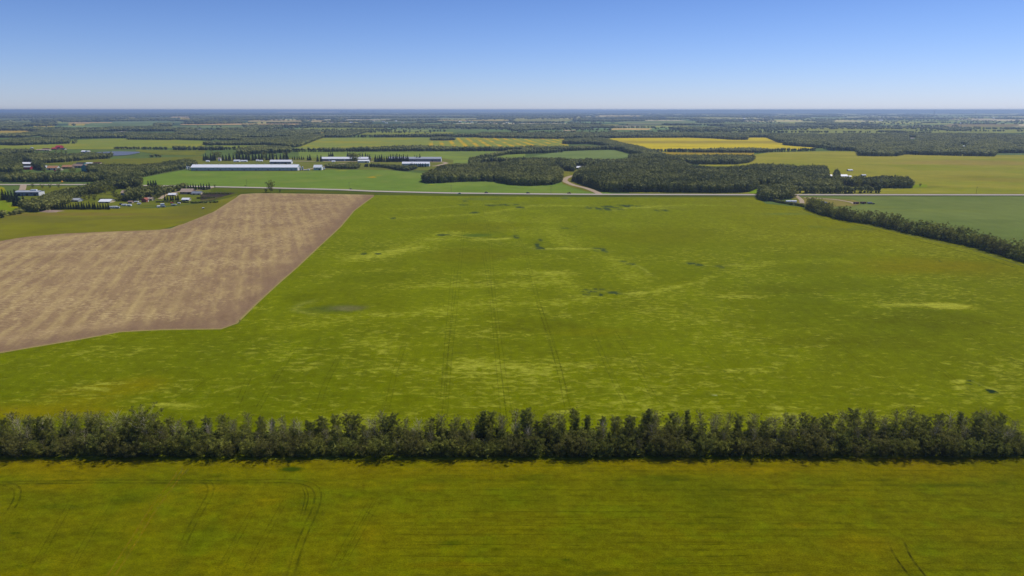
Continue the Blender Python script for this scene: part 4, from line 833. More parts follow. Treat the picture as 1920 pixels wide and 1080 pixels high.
pts = pts[keep]; dd = pts[:,1]
scatter('far_woods', 'hazy blue green woods spreading to the skyline', 'woodland', pts, 13+7*r.random(len(pts)), np.maximum(26, dd/150)*(.8+.6*r.random(len(pts))), 3, .05)
pts = []
for k in range(300):
    Y0 = r.uniform(3700, 15000)**1.0; Y0 = round(Y0/250)*250 + r.uniform(-20,20); X0 = r.uniform(-.8, .8)*Y0; L = r.uniform(200, 1400); n_ = int(L/max(12, Y0/260))
    t = np.sort(r.random(n_)); pts.append(np.stack([X0 + t*L, Y0 + r.uniform(-6, 6, n_) + 30*np.sin(t*3+k)], -1))
pts = np.vstack(pts); row = EYE + FPX*CAMZ/pts[:,1]; colx = 960 + FPX*pts[:,0]/pts[:,1]; keep = np.ones(len(pts), bool)
for a0, a1, t0, b0, c, what in FAR:
    if b0 - t0 < 7: keep &= ~((colx > a0+2) & (colx < a1-2) & (row > t0+.3) & (row < b0-.2))
pts = pts[keep]
scatter('far_tree_lines', 'thin dark tree lines between the distant fields', 'tree lines', pts, 9+6*r.random(len(pts)), np.maximum(12, pts[:,1]/240)*(.8+.6*r.random(len(pts))), 3, .1)
# low hills beyond, right of centre
hv = []; hf = []; nx = 90
for i in range(nx):
    t = i/(nx-1); x = 2200 + t*30000; hh = 127*min(1, .25 + 3.2*t)*(.97+.03*math.sin(9*t))
    for yy, zf in ((27000, -1), (29500, .75), (31000, 1.0), (34000, -1)): hv.append((x, yy, hh*zf if zf > 0 else -1))
for i in range(nx-1):
    for j in range(3): a = i*4+j; hf.append((a, a+4, a+5, a+1))
tag(mesh_obj('hills', hv, hf, paint_mat('hill_woods', (.06,.085,.04), 1, .3, .0005)), 'low hazy blue ridge along the right half of the skyline', 'hills', kind='structure')

# ------------------------------------------------------------------ the diagonal hedgerow at the right: single trees
hed = [make_tree('hedge_tree', 200+i, 12, 7.5, .08, pr_top, 20, 70, 22, .36, ['leaf_belt','leaf_dark','leaf_belt','leaf_grey'][i % 4], 'bark_dark', cr=(.8,1.35)) for i in range(6)]
HL = P(*np.array([(1512,392),(1530,399),(1548,405.5),(1580,413.5),(1640,422.5),(1700,437.5),(1760,449.5),(1830,465),(1920,492.5),(2100,546),(2300,610)], float).T)[:,:2]
sg = np.concatenate([[0], np.cumsum(np.hypot(*np.diff(HL, axis=0).T))]); q = 0; hr = random.Random(8)
while q < sg[-1]:
    for off in ((2, 8.5) if hr.random() < .8 else (5,)):
        x = np.interp(q, sg, HL[:,0]) + off*.9; y = np.interp(q, sg, HL[:,1]) + off*.8; px = 960 + FPX*x/(y*_f[1]+CAMZ*.256); k = hr.randrange(6); h = hr.uniform(8.0, 12.8)*(1 if off > 4 else .82)
        part = [b for a, b in ((1560,'at the yard end of the diagonal hedgerow'),(1600,'below the parked implements in the diagonal hedgerow'),(1650,'right of the implements in the diagonal hedgerow'),(1710,'in the first third of the diagonal hedgerow'),(1770,'in the middle of the diagonal hedgerow'),(1830,'past the middle of the diagonal hedgerow'),(1880,'near the right edge in the diagonal hedgerow'),(9e9,'at the right edge in the diagonal hedgerow')) if px < a][0]
        part = ('on the field side, ' if off < 4 else 'on the far side, ') + part
        what = ['full green tree','dark green tree','full green tree','greyish thin tree'][k % 4]
        plant(hed[k], x, y, hr.uniform(0,6.28), h/12*hr.uniform(1.0,1.25), h/12, what+' '+part, 'tree', 'trees of the diagonal hedgerow')
    q += hr.uniform(4.2, 7.0)

# ------------------------------------------------------------------ spruces and single trees round the farms
spr = [make_spruce('spruce', 300+i, 14, 5.2+.5*i, 9, .42) for i in range(3)]
rt_ = [make_tree('round_tree', 310+i, 10, 8, .1, pr_top, 16, 60, 16, .5, ['leaf_belt','leaf_dark','leaf_belt'][i], 'bark_dark', cr=(.9,1.5)) for i in range(3)]
sr = random.Random(5)
def spruces(xs, y, h, label, group, wy=.6, proto=spr, nat=14, cat='spruce'):
    for x in xs:
        o = P(x + sr.uniform(-.7,.7), y + sr.uniform(-wy, wy)*.4); s = h*sr.uniform(.85,1.12)/nat; plant(sr.choice(proto), o[0], o[1], sr.uniform(0,6.28), s*sr.uniform(.9,1.2), s, label, cat, group)
spruces([704,708,712,716,721,725,729], 303.8, 17, 'dark spruce in the left half of the dense row before the long northern barn', 'left half of the northern spruce row')
spruces([733,737,741,745,749,753,757,761,765], 303.6, 19, 'dark spruce in the right half of the dense row before the long northern barn', 'right half of the northern spruce row')
spruces([778,782,788], 303, 18, 'dark spruce in the trio at the right part of the long northern barn', 'spruce trio at the right barn')
spruces([595,602], 302.8, 16, 'tall spruce at the left end of the pale roofed northern barn', 'two spruces at the barn end'); spruces([578,582], 300.8, 14, 'lone standing spruce pair between the garage and the grove', 'lone spruce pair')
spruces([549,553,557,561,565,570], 299.3, 9, 'small slim spruce in the row right of the white roofed barn', 'small slim spruces')
spruces([617,620,624,652,656,675,680,686], 293.6, 12, 'spruce peeping over the roof of the pale northern barn', 'spruces behind the pale northern barn')
spruces([690,694], 300, 17, 'spruce between the tan silo and the small northern barn', 'spruces by the tan silo')
spruces([769,773,777,781,785,789,793,797], 313.6, 10, 'spruce in the short row shading the near low barn', 'spruces before the near low barn')
spruces([382,387,391,395,399,403,418,424,430], 301.5, 18, 'spruce in the left part of the dark grove behind the long white barn', 'left spruces of the barn grove')
spruces([438,444,450,456,462,468,474,480,486,492], 301, 19, 'spruce in the middle of the dark grove behind the long white barn', 'middle spruces of the barn grove')
spruces([500,506,512,519,526,532,539], 300, 18, 'spruce at the right end of the dark grove behind the long white barn', 'right spruces of the barn grove')
spruces([404,411,447,465,496,512,535], 299, 15, 'leafy round tree mixed into the dark grove behind the long white barn', 'leafy trees of the barn grove', proto=rt_, nat=10, cat='tree')
spruces([660,664,668], 304.5, 15, 'leafy tree standing before the middle of the pale northern barn', 'leafy trees before the pale northern barn', proto=rt_, nat=10, cat='tree')
spruces([6,12,18,24,30], 377, 15, 'dark spruce left of the long slate shed', 'spruces left of the slate shed', wy=6); spruces([28,35,40,45], 386, 14, 'dark spruce below the left end of the long slate shed', 'spruces below the slate shed', wy=3)
spruces([104,109,114,119,124,129,134,139,144,149,154,159,164,169,174,179,184,189,194,199,204], 392.6, 9, 'slim spruce in the straight shelter row along the pasture', 'spruces of the straight pasture row', wy=1)
spruces([248,243,222,231], 352, 15, 'tall spruce on the verge above the left farmyard', 'tall spruces above the left farmyard', wy=4); spruces([279,284,289,293], 354, 14, 'tall spruce behind the left farmyard near the road', 'spruces behind the left farmyard', wy=2)
spruces([338,343,348,353,358,363,368,373,378,383,388,393], 355.8, 10, 'spruce in the row between the brown roofed house and the road', 'spruces behind the brown roofed house', wy=3)
spruces([310,315,320,325,330,334], 376, 8, 'dark conifer in the clump before the small white roofs', 'conifers before the small white roofs', wy=1)
spruces([168,174,181,190,197,206,213], 362, 9, 'rounded leafy tree on the grass below the left road trees', 'rounded trees below the left road', wy=10, proto=rt_, nat=10, cat='tree')
spruces([216,222,244,250,258], 372, 7, 'small rounded tree around the blue walled farmhouse', 'rounded trees around the blue walled house', wy=8, proto=rt_, nat=10, cat='tree')
spruces([160,168,177,226,232,262,290], 376, 6, 'small leafy tree scattered between the left farmyard sheds', 'leafy trees between the farmyard sheds', wy=5, proto=rt_, nat=10, cat='tree')
spruces([84,112,134,140,170,176], 324, 8, 'rounded leafy tree before the orange roofed barns', 'rounded trees before the orange roofed barns', wy=4, proto=rt_, nat=10, cat='tree')
spruces([70,76,84,92,104,116,124], 288, 7, 'leafy tree below the upper red roofed farm', 'leafy trees below the upper red farm', wy=3, proto=rt_, nat=10, cat='tree')
spruces([1566,1608,1640,1662,1684], 353, 13, 'rounded leafy tree along the edge of the right farm woods', 'leafy trees edging the right farm woods', wy=4, proto=rt_, nat=10, cat='tree')
spruces([62,80,95,110], 352, 5, 'small tree on the grass between the road and the slate shed', 'small trees above the slate shed', wy=5, proto=rt_, nat=10, cat='tree')
o = P(508,360.8); plant(rt_[0], o[0], o[1], 0, 1.15, 1.25, 'single round tree beside the road above the stubble field', 'tree'); o = P(525,361.2); plant(rt_[1], o[0], o[1], 1, .38, .4, 'small dark bush right of the lone roadside tree', 'bush')
o = P(499,361.3); plant(rt_[1], o[0], o[1], 2, .5, .5, 'low dark bush at the left foot of the lone roadside tree', 'bush'); o = P(403,353.2); plant(rt_[1], o[0], o[1], 1, .32, .5, 'small dark reddish bush at the lane junction', 'bush')
o = P(460,350.2); plant(rt_[1], o[0], o[1], 1, .25, .2, 'tiny bush on the far verge by a utility pole', 'bush'); o = P(1725,350); plant(rt_[2], o[0], o[1], 1, .4, .4, 'small lone bush at the tip of the right hand woods', 'bush')
o = P(450,604.2); plant(rt_[1], o[0], o[1], 1, .09, .12, 'tiny dark shrub on the corner of the stubble field', 'bush')
for i, (x, y, s, lab) in enumerate([(1623,244.3,1.7,'lone bush in the light green fields far right, left one'), (1641,245,1.3,'lone bush in the light green fields far right, small right one'), (1702,236,1.0,'tiny solitary bush in the pale fields far right'), (1826,244.8,1.1,'solitary poplar pair right of the mast farm'), (1563,243,1.0,'tiny bush on the yellow green strip far right'), (143,268.6,1.4,'lone round tree on the green field at the left')]):
    o = P(x, y); plant(rt_[i % 3], o[0], o[1], i, s, s, lab, 'tree')

# ------------------------------------------------------------------ buildings
def gable(name, label, x0_, x1_, yb, wall_px, roof_px, wm, rm, cat='barn', W=None, nd=1, nw=3, end=None, dm='dark', ridge='x', yaw=0, group=None, wmat='glass'):
    """x0..x1: span of the front wall in the photo, yb: its foot"""
    o = P((x0_+x1_)/2, yb); k = FPX/depth(o); L = (x1_-x0_)/k; hw = max(1.8, wall_px/k); rise = max(.8, roof_px/k*.8)
    if W is None: W = min(max(2.6*rise, 5), 26)
    if ridge == 'y': L, W = W, L
    root = empty(name, (o[0], o[1] + (W if ridge == 'x' else L)/2, 0), yaw + (math.pi/2 if ridge == 'y' else 0)); tag(root, label, cat, group)
    a, b = L/2, W/2
    MB().prism([(-b,0),(b,0),(b,hw),(0,hw+rise-.05),(-b,hw)], -a, a).build('wall', M[wm], root)
    e, t = .5, .22; sl = rise/b
    rf = MB().prism([(-b-e, hw-sl*e), (0, hw+rise), (b+e, hw-sl*e), (b+e, hw-sl*e+t), (0, hw+rise+t), (-b-e, hw-sl*e+t)], -a-e, a+e).build('roof', M[rm], root)
    n = nd + nw
    for i in range(nd):
        px = -a + L*(i+.5)/nd + (0 if nd > 1 else L*.22); w = min(3.6, L*.2); f = -b if ridge == 'x' else -b
        MB().box(px-w/2, px+w/2, -b-.08, -b+.02, .02, min(hw*.85, 3.4)).build('door', M[dm], root)
    for i in range(nw):
        px = -a + L*(i+.5)/nw - (0 if nd > 1 else L*.06); w = min(1.5, L*.12)
        if nd and min(abs(px - (-a + L*(j+.5)/nd + (0 if nd > 1 else L*.22))) for j in range(nd)) < w+2.0: continue
        MB().box(px-w/2, px+w/2, -b-.08, -b+.02, hw*.5, hw*.5+min(1.2, hw*.3)).build('window', M[wmat], root)
    if end: MB().box(a, a+.12, -b*.999, b*.999, .02, hw*.995).build('end_wall', M[end], root)  # end panel; white ones put the sunlit side of the barns into colour
    return root, L, W, hw, rise
# long white barn
bg_, L, W, hw, rise = gable('barn', 'very long barn with white roof and pale teal wall behind the green canola field', 358, 558, 320.2, 6.2, 5.8, 'teal_metal', 'white_metal', W=22, nd=9, nw=26, end='white_metal', dm='slate')
mb = MB()
for i in range(14): mb.lathe(-L/2 + L*(i+.5)/14, 0, [(.5, hw+rise), (.5, hw+rise+1.1), (.75, hw+rise+1.2), (.1, hw+rise+1.7)], 8)
mb.build('ridge_vents', M['grey_metal'], bg_)
MB().box(-L/2-.3, L/2+.3, -W/2-.12, -W/2-.02, .0, .8).build('foundation', M['slate'], bg_)
gable('barn', 'white roofed barn with dark wall half hidden behind the long barn', 506, 546, 307.4, 4.3, 3.6, 'slate', 'white_metal', W=13, nd=2, nw=6, end='white_metal')
gable('garage', 'blue white garage with bright gable roof right of the long barn', 588, 603, 319.3, 5.4, 5.2, 'teal_metal', 'white_metal', 'garage', W=12, nd=1, nw=1, end='white_metal')
gable('barn', 'pale roofed dark northern barn, left part behind the leafy trees', 603, 690, 302, 4.2, 3.8, 'slate', 'white_metal', W=14, nd=3, nw=10, dm='white_metal')
gable('barn', 'small low northern barn with white roof and teal wall', 671, 692, 305.2, 3.2, 2.4, 'teal_metal', 'white_metal', W=10, nd=1, nw=3, end='white_metal')
gable('barn', 'long dark walled northern barn with pale roof behind the spruce row', 728, 827, 303.4, 5.6, 3.8, 'slate', 'grey_metal', W=15, nd=3, nw=14, end='white_metal')
gable('barn', 'low white roofed barn half hidden behind the short spruce row', 754, 805, 312.4, 5.6, 3.6, 'teal_metal', 'white_metal', W=13, nd=2, nw=7, end='white_metal')
gable('shed', 'tiny white shed before the pale northern barn', 622, 628, 304.2, 1.6, 1.6, 'white_metal', 'white_metal', 'shed', W=5, nd=1, nw=1)
for x0_, x1_, y, wp, rp, lab in [(386,392,303.6,1.2,1.6,'tiny white shed at the left foot of the barnyard grove'), (438,449,303.8,2,2.6,'white cottage roof in the barnyard grove, leftmost of the row'), (451,463,303.4,1.6,1.8,'second white cottage roof in the barnyard grove'), (480,485,302.6,1.6,1.6,'small white shed in the barnyard grove near the white roofed barn'), (487,492,302.8,1.4,1.4,'smallest white shed beside the white roofed barn')]:
    gable('shed', lab, x0_, x1_, y, wp, rp, 'white_metal', 'white_metal', 'shed', nd=1, nw=1)
gable('house', 'tall narrow white house between the barnyard spruces', 409, 413.5, 302.2, 4.2, 3, 'white_metal', 'tan', 'house', W=6, nd=1, nw=1)
# left farms
gable('shed', 'white roofed machine shed with dark open front at the left woods', 40, 60, 311, 3.8, 3.2, 'dark', 'white_metal', 'shed', W=14, nd=0, nw=3, wmat='slate')
gable('shed', 'red walled shed with pale roof below the white roofed machine shed', 44, 57, 318, 4.4, 2.6, 'red', 'grey_metal', 'shed', W=9, nd=1, nw=2)
gable('barn', 'orange roofed barn with white wall in the lower left farmyard', 88, 107, 318.6, 3.6, 4.6, 'white_metal', 'orange_roof', W=12, nd=2, nw=3)
gable('barn', 'second orange roofed barn with dark wall, left of the teal barn', 116, 134, 316, 3.0, 3.8, 'brown_roof', 'orange_roof', W=11, nd=2, nw=3)
gable('shed', 'tan round roofed shed between the two orange roofed barns', 105, 114, 319.6, 2.0, 2.8, 'cream', 'tan', 'shed', W=9)
gable('barn', 'brown roofed long barn left of the teal barn', 135, 153, 314.6, 3.4, 4.2, 'slate', 'brown_roof', W=14, nd=2, nw=3)
gable('barn', 'teal painted barn with brown roof slope', 153, 166, 321, 8.5, 4.5, 'teal_paint', 'brown_roof', W=22, nd=1, nw=2, ridge='y')
gable('shed', 'low dark shed with teal corner above the brown roofed barn', 143, 158, 308.6, 2.2, 2, 'teal_paint', 'dark', 'shed', W=8)
gable('shed', 'long low white roofed shed right above the teal barn', 158, 172, 308.2, 1.8, 1.6, 'cream', 'white_metal', 'shed', W=8)
gable('shed', 'low dark red roofed shed at the right end of the teal barn yard', 175, 188, 307.2, 1.4, 1.4, 'cream', 'maroon', 'shed', W=8)
gable('shed', 'white shed at the left of the orange roofed barns', 82, 86.5, 315.4, 2.6, 2.6, 'white_metal', 'white_metal', 'shed', W=7)
gable('barn', 'low bright red roofed barn of the upper left farm', 96, 105, 280.6, 1.8, 2.6, 'maroon', 'red', W=16, nd=1, nw=2)
gable('barn', 'tall red barn with dark gable in the upper left farm', 104, 113, 279, 3.8, 2.8, 'red', 'red', W=18, nd=1, nw=1)
gable('shed', 'beige long shed left of the red barns', 67, 92, 282.6, 1.6, 1.2, 'cream', 'tan', 'shed', W=12, nd=2, nw=3); gable('shed', 'dark maroon roofed shed between the beige shed and red barn', 79, 89, 280.4, 1.0, 1.4, 'maroon', 'maroon', 'shed', W=12)
gable('shed', 'dark roofed shed right of the tall red barn', 113, 121, 280.6, 1.4, 1.8, 'cream', 'dark', 'shed', W=12)
gable('shed', 'pale blue white shed by the pond', 152, 159, 286.2, 2, 2.2, 'blue_wall', 'white_metal', 'shed', W=12); gable('shed', 'small white shed right of the pale blue pond shed', 161, 167, 285.2, 1.0, 1.4, 'cream', 'white_metal', 'shed', W=10)
sh, L, W, hw, rise = gable('shed', 'long slate grey livestock shed with pale roof edge beyond the left pasture', 28.5, 73, 367.3, 7.2, 2.2, 'slate', 'grey_metal', 'shed', W=13, nd=3, nw=8, end='white_metal', wmat='dark')
MB().box(L*.08, L*.32, -1.2, 1.4, hw+rise-.2, hw+rise+1.7).build('roof_box', M['white_metal'], sh); MB().box(-L/2-.3, L/2+.3, -W/2-.5, -W/2-.15, hw-.5, hw+.1).build('fascia', M['white_metal'], sh)
gable('house', 'blue walled house with tan hipped roof in the left farmyard', 227, 239, 366.6, 5, 5, 'blue_wall', 'tan', 'house', W=10, nd=1, nw=3)
gable('shed', 'white roofed shed hidden among the dark farmyard trees', 280.5, 287.5, 359.6, 1.6, 3.4, 'white_metal', 'white_metal', 'shed', W=8)
gable('barn', 'small brick red barn in the left farmyard', 265.5, 274.5, 379.4, 5, 3.6, 'brick_red', 'brick_red', W=7, nd=1, nw=0, dm='white_metal', ridge='y')
gable('shed', 'tan and white shed right of the brick red barn', 275.5, 285.5, 376.2, 3.4, 2.8, 'cream', 'tan', 'shed', W=8, nd=1, nw=1)
gable('shed', 'low wide hall with bright white roof left in the farmyard', 185, 206, 380.6, 1.6, 4.2, 'cream', 'white_metal', 'shed', W=13, nd=1, nw=2)
gable('shed', 'grey metal roofed shed behind the straight spruce row', 131, 147, 378.4, 3, 3.6, 'grey_metal', 'grey_metal', 'shed', W=11)
gable('shed', 'brown lean shed near the left road trees', 177, 189, 359, 2.6, 2, 'brown_roof', 'brown_roof', 'shed', W=7)
gable('house', 'large brown roofed farmhouse below the roadside spruce row', 338, 360, 364.4, 4.6, 6.2, 'brown_roof', 'tan', 'house', W=13, nd=1, nw=4)
gable('garage', 'dark roofed garage with pale wall right of the brown farmhouse', 359, 376.5, 365.2, 2.6, 3.8, 'cream', 'slate', 'garage', W=9, nd=2, nw=1, end='cream')
gable('garage', 'white roofed garage with cream gable end below the farmhouse', 341, 354, 377, 2.8, 3.2, 'slate', 'white_metal', 'garage', W=7, nd=1, nw=1, end='cream')
gable('shed', 'white roofed shed half hidden behind the conifer clump', 315, 329, 367.6, 1.6, 3.0, 'cream', 'white_metal', 'shed', W=8); gable('shed', 'small pale shed between the farmyard machines', 240, 247.5, 381.5, 3.2, 1.6, 'tan', 'brown_roof', 'shed', W=5)
gable('house', 'white house among trees beyond the curved drive', 1081, 1099, 317, 2.6, 3.0, 'dark', 'white_metal', 'house', W=11, nd=1, nw=3); gable('shed', 'little white roofed shed right of the house beyond the curved drive', 1109, 1114, 315, 1.6, 1.8, 'slate', 'white_metal', 'shed', W=6)
gable('house', 'white farm building in the right woods, left one', 1552, 1561, 332.6, 2.4, 3, 'white_metal', 'white_metal', 'house', W=10); gable('house', 'long bright white farm building in the right woods', 1574, 1590, 332.6, 2.2, 3.2, 'white_metal', 'white_metal', 'house', W=12, nd=1, nw=3)
gable('shed', 'small white dome like shed at the end of the long white farm building', 1592, 1596.5, 333, 2, 1.6, 'white_metal', 'white_metal', 'shed', W=6); gable('shed', 'grey roofed shed behind the right woods', 1591, 1599, 321, 1.4, 1.8, 'grey_metal', 'grey_metal', 'shed', W=8)
gable('shed', 'grey roofed shed at the right end of the farm woods', 1617, 1624, 330.5, 1.4, 1.6, 'slate', 'grey_metal', 'shed', W=8)
for i, (x0_, x1_, y, lab) in enumerate([(1003,1011,252.2,'pinkish roofed farm house in the far woods at centre, left one'), (1013,1019,252.4,'pinkish roofed farm house in the far woods at centre, middle one'), (1020,1028,252.2,'pinkish roofed farm house in the far woods at centre, right one'),
        (304,316,243.8,'long pale building left of the white farm houses'), (321,327,244,'white farm house with dark openings left of centre'), (328,336,243.8,'second white farm house left of centre'), (337,344,243.2,'third white farm house left of centre'), (363,378,243.8,'separate white barn right of the white farm houses'),
        (200,213,222,'long white industrial roof under the left skyline, left one'), (216,232,222,'long white industrial roof under the left skyline, right one'), (1424,1428,255.6,'tiny white roof in the right woods, left one'), (1441,1445,257.2,'tiny white roof in the right woods, right one'),
        (1707,1715,260.5,'tan roofed house inside the big wooded block'), (1804,1809,275.2,'grey roof inside the big wooded block'), (1649,1656,226.7,'white far building in the pale fields far right'), (1802,1806,232,'tiny white building by the far tree line'), (1862,1865,222.6,'tiny bright roof by the right skyline, left one'), (1873,1877,222.4,'tiny bright roof by the right skyline, middle one'), (1907,1912,223.4,'tiny bright roof by the right skyline, right one'), (1394,1398,223.6,'tiny white roof in the light green fields right of centre')]):
    gable('farm_building', lab, x0_, x1_, y, 1.1, 1.0, ['white_metal','cream','grey_metal'][i % 3], 'tan' if i < 3 or i == 12 else 'white_metal', 'building', nd=1 if i % 2 else 0, nw=2, W=14 if y > 240 else 30)
# distant town and skyline blocks
tr = random.Random(12)
for i in range(26):
    x = 612 + i*8.6 + tr.uniform(-3,3) if i < 17 else 860 + (i-17)*11; y = tr.uniform(226.5,231.5); w = tr.uniform(2.2, 6)
    gable('town_building', 'pale building of the distant small town left of centre', x, x+w, y, tr.uniform(.8,1.3), tr.uniform(.5,.9), tr.choice(['white_metal','cream','grey_metal']), tr.choice(['white_metal','grey_metal','tan']), 'building', nd=0, nw=2, W=40, group='buildings of the distant small town')
def block(label, x, yb, w_px, h_m, mat, group=None):
    o = P(x, yb); k = FPX/depth(o); w = w_px/k; root = empty('skyline_building', tuple(o)); tag(root, label, 'building', group)
    MB().box(-w/2, w/2, -w*.3, w*.3, 0, h_m).build('tower', M[mat], root); MB().box(-w*.28, w*.28, -w*.15, w*.15, h_m+.02, h_m*1.06+.02).build('roof_house', M['slate'], root)
    f = MB()
    for j in range(1, 8): f.box(-w/2-.4, w/2+.4, -w*.3-.5, w*.3+.5, h_m*j/8-.6, h_m*j/8+.6)
    f.build('floor_bands', M['dark'], root)
for i, (x, w) in enumerate([(1248,3),(1254,2.5),(1262,3),(1534,4),(1541,3),(1558,4),(1566,3),(1609,2),(1690,3),(1788,3),(1824,3),(1885,4),(1893,2.5),(1508,3),(1578,2),(640,4),(650,3),(664,4),(685,3),(700,3),(731,2.5)]):
    block('hazy office block on the skyline right of centre' if x > 1200 else 'hazy block above the distant town on the skyline', x, 211.3, w, 75+tr.uniform(-35,35), 'slate' if i % 2 else 'grey_metal', 'office blocks on the right skyline' if x > 1200 else 'blocks above the distant town')
for x, y, h, lab in [(1076.5,230.5,13,'left one of two thin dark towers right of centre'),(1079.8,230.5,12,'right one of two thin dark towers right of centre'),(1751,217.5,10,'slim mast on the far right skyline, left of the other'),(1829,216.8,9,'slim mast near the right edge of the skyline'),(1801,240,9,'pole like mast at the far right farm')]:
    o = P(x, y); k = FPX/depth(o); H_ = min(h/k, 118); r0 = .55/k; root = empty('mast', tuple(o)); tag(root, lab, 'mast')
    MB().lathe(0, 0, [(r0, 0), (r0*.7, H_*.5), (r0*.45, H_)], 6).build('shaft', M['slate'], root); mb = MB()
    for q in (.55, .75, .92): mb.box(-r0*2.4, r0*2.4, -r0*.3, r0*.3, H_*q, H_*q+r0*.5)
    mb.build('cross_arm', M['dark'], root)
def silo(label, x, y, r, h, mat='grey_metal', cat='silo'):
    o = P(x, y); root = empty('silo', tuple(o)); tag(root, label, cat)
    MB().lathe(0, 0, [(r, 1.2), (r, h*.8)], 16).build('tank', M[mat], root); MB().lathe(0, 0, [(r*1.04, h*.8+.02), (r*.15, h)], 16).build('cone_roof', M['grey_metal'], root)
    MB().lathe(0, 0, [(r*.2, .3), (r*.98, 1.19)], 12).build('hopper', M['grey_metal'], root)
    for k in range(4): a = k*math.pi/2+.7; MB().box(r*.85*math.cos(a)-.1, r*.85*math.cos(a)+.1, r*.85*math.sin(a)-.1, r*.85*math.sin(a)+.1, 0, 1.3).build('leg', M['dark'], root)
silo('feed silo at the right end of the long white barn, left one', 563.3, 320, 1.7, 8.2); silo('feed silo at the right end of the long white barn, right one', 567.6, 319.6, 1.7, 8.6)
silo('feed silo at the left end of the long white barn, left one', 351, 318.6, 1.6, 8, 'white_metal'); silo('feed silo at the left end of the long white barn, right one', 354.6, 319, 1.6, 8.4)
silo('tan feed silo between the two northern barns', 695.3, 302.2, 1.3, 10, 'tan'); silo('cream round tank at the upper left farm', 61, 283.4, 4.2, 12, 'cream'); silo('grey white bin beside the blue white garage', 608, 318, 1.8, 4.6, 'white_metal')
# marker ball on a post beside the far road
o = P(117, 345.2); root = empty('marker', tuple(o)); tag(root, 'bright orange round marker on a post beyond the left road', 'marker'); MB().lathe(0,0,[(.12,0),(.12,2.6)],8).build('post', M['wood_pole'], root)
MB().lathe(0,0,[(.3,2.5),(1.3,3.1),(1.75,4.1),(1.3,5.1),(.3,5.6)],16).build('ball', M['signal_orange'], root)
# utility poles
def pole(label, x, y, h=11.0):
    o = P(x, y); root = empty('utility_pole', tuple(o)); tag(root, label, 'utility pole'); MB().lathe(0,0,[(.17,0),(.11,h)],8).build('pole', M['wood_pole'], root); MB().box(-1.3,1.3,-.08,.08,h-1.1,h-.9).build('cross_arm', M['wood_pole'], root)
    mb = MB(); [mb.lathe(q,0,[(.07,h-.88),(.09,h-.6)],6) for q in (-1.15,0,1.15)]; mb.build('insulators', M['grey_metal'], root)
for x, y, l in [(463,349.4,'wooden utility pole across the road from the lone round tree'),(655,354.6,'wooden utility pole on the far verge behind the stubble field corner'),(846,360.6,'wooden utility pole left of the parked road cars'),(1033,362.4,'wooden utility pole just left of the curved drive'),(1262,363.6,'wooden utility pole before the central woods'),(1830,364,'wooden utility pole beside the olive field at the right'),(20,345,'wooden utility pole at the far left of the road')]: pole(l, x, y)

# ------------------------------------------------------------------ vehicles
def car(label, x, y, mat, yaw=0, pickup=False, cat='car', s=1.0, z=0.77):
    o = P(x, y); o[2] = z; root = empty('pickup_truck' if pickup else 'car', tuple(o), yaw); tag(root, label, cat); root.scale = (s, s, s)
    hw = .92
    MB().prism([(-hw,.45),(hw,.45),(hw,.95),(hw-.1,1.08),(-hw+.1,1.08),(-hw,.95)], -2.35, 2.35).build('body', M[mat], root)
    V = []; prof = [(-2.0,1.09),(-1.45,1.68),(.35,1.72),(1.15,1.09)] if not pickup else [(-.5,1.09),(-.3,1.82),(.75,1.82),(1.3,1.09)]
    mb = MB(); n = 4; mb.add([(a, -hw+.12+(b-1.09)*.18, b) for a, b in prof] + [(a, hw-.12-(b-1.09)*.18, b) for a, b in prof], [(0,1,2,3)[::-1], (4,5,6,7)] + [(i,(i+1)%4,4+(i+1)%4,4+i) for i in range(4)]); mb.build('windows', M['glass'], root)
    (rx0, rx1, rz) = (-1.4,.3,1.74) if not pickup else (-.28,.73,1.83); MB().box(rx0, rx1, -.7, .7, rz-.02, rz+.04).build('roof', M[mat], root)
    for a in (-1.45, 1.45):
        for b in (-.95, .75): w = MB().cyly(a, .36, .36, b, b+.2, 12).build('wheel', M['rubber'], root)
    for b in (-.6, .45): MB().box(2.352, 2.39, b, b+.25, .7, .88).build('headlight', M['white_metal'], root)
car('dark car on the near lane of the road, leftmost of the four', 861, 365.2, 'slate', math.pi, s=1.15); car('dark grey car on the far lane of the road', 912, 363.0, 'dark', 0, s=1.15); car('black car on the road at the middle of the picture', 990, 363.7, 'dark', 0, s=1.15)
car('dark red pickup on the road left of the curved drive', 1067, 364.0, 'maroon', 0, pickup=True, cat='pickup', s=1.2); car('dark car on the far verge behind the stubble field corner', 658, 355.4, 'dark', .2, s=.9, z=.02)
def trailer(label, x, y, L, H, mat, yaw=0, name='trailer', cat='trailer', W=2.4):
    o = P(x, y); root = empty(name, tuple(o), yaw); tag(root, label, cat)
    MB().prism([(-W/2,.7),(W/2,.7),(W/2,H-.25),(W/2-.25,H),(-W/2+.25,H),(-W/2,H-.25)], -L/2, L/2).build('body', M[mat], root)
    for a in (-.5, .5):
        for b in (-W/2-.05, W/2-.2): MB().cyly(a, .4, .4, b, b+.25, 10).build('wheel', M['rubber'], root)
    MB().box(L/2, L/2+1.3, -.08, .08, .55, .7).build('hitch', M['dark'], root); MB().box(-L*.3, -L*.3+.8, -W/2-.04, -W/2+.02, .9, min(H-.3,2.6)).build('door', M['slate'], root)
    for q in (0, .28): MB().box(L*q, L*q+.9, -W/2-.04, -W/2+.02, H*.55, H*.55+.5).build('window', M['glass'], root)
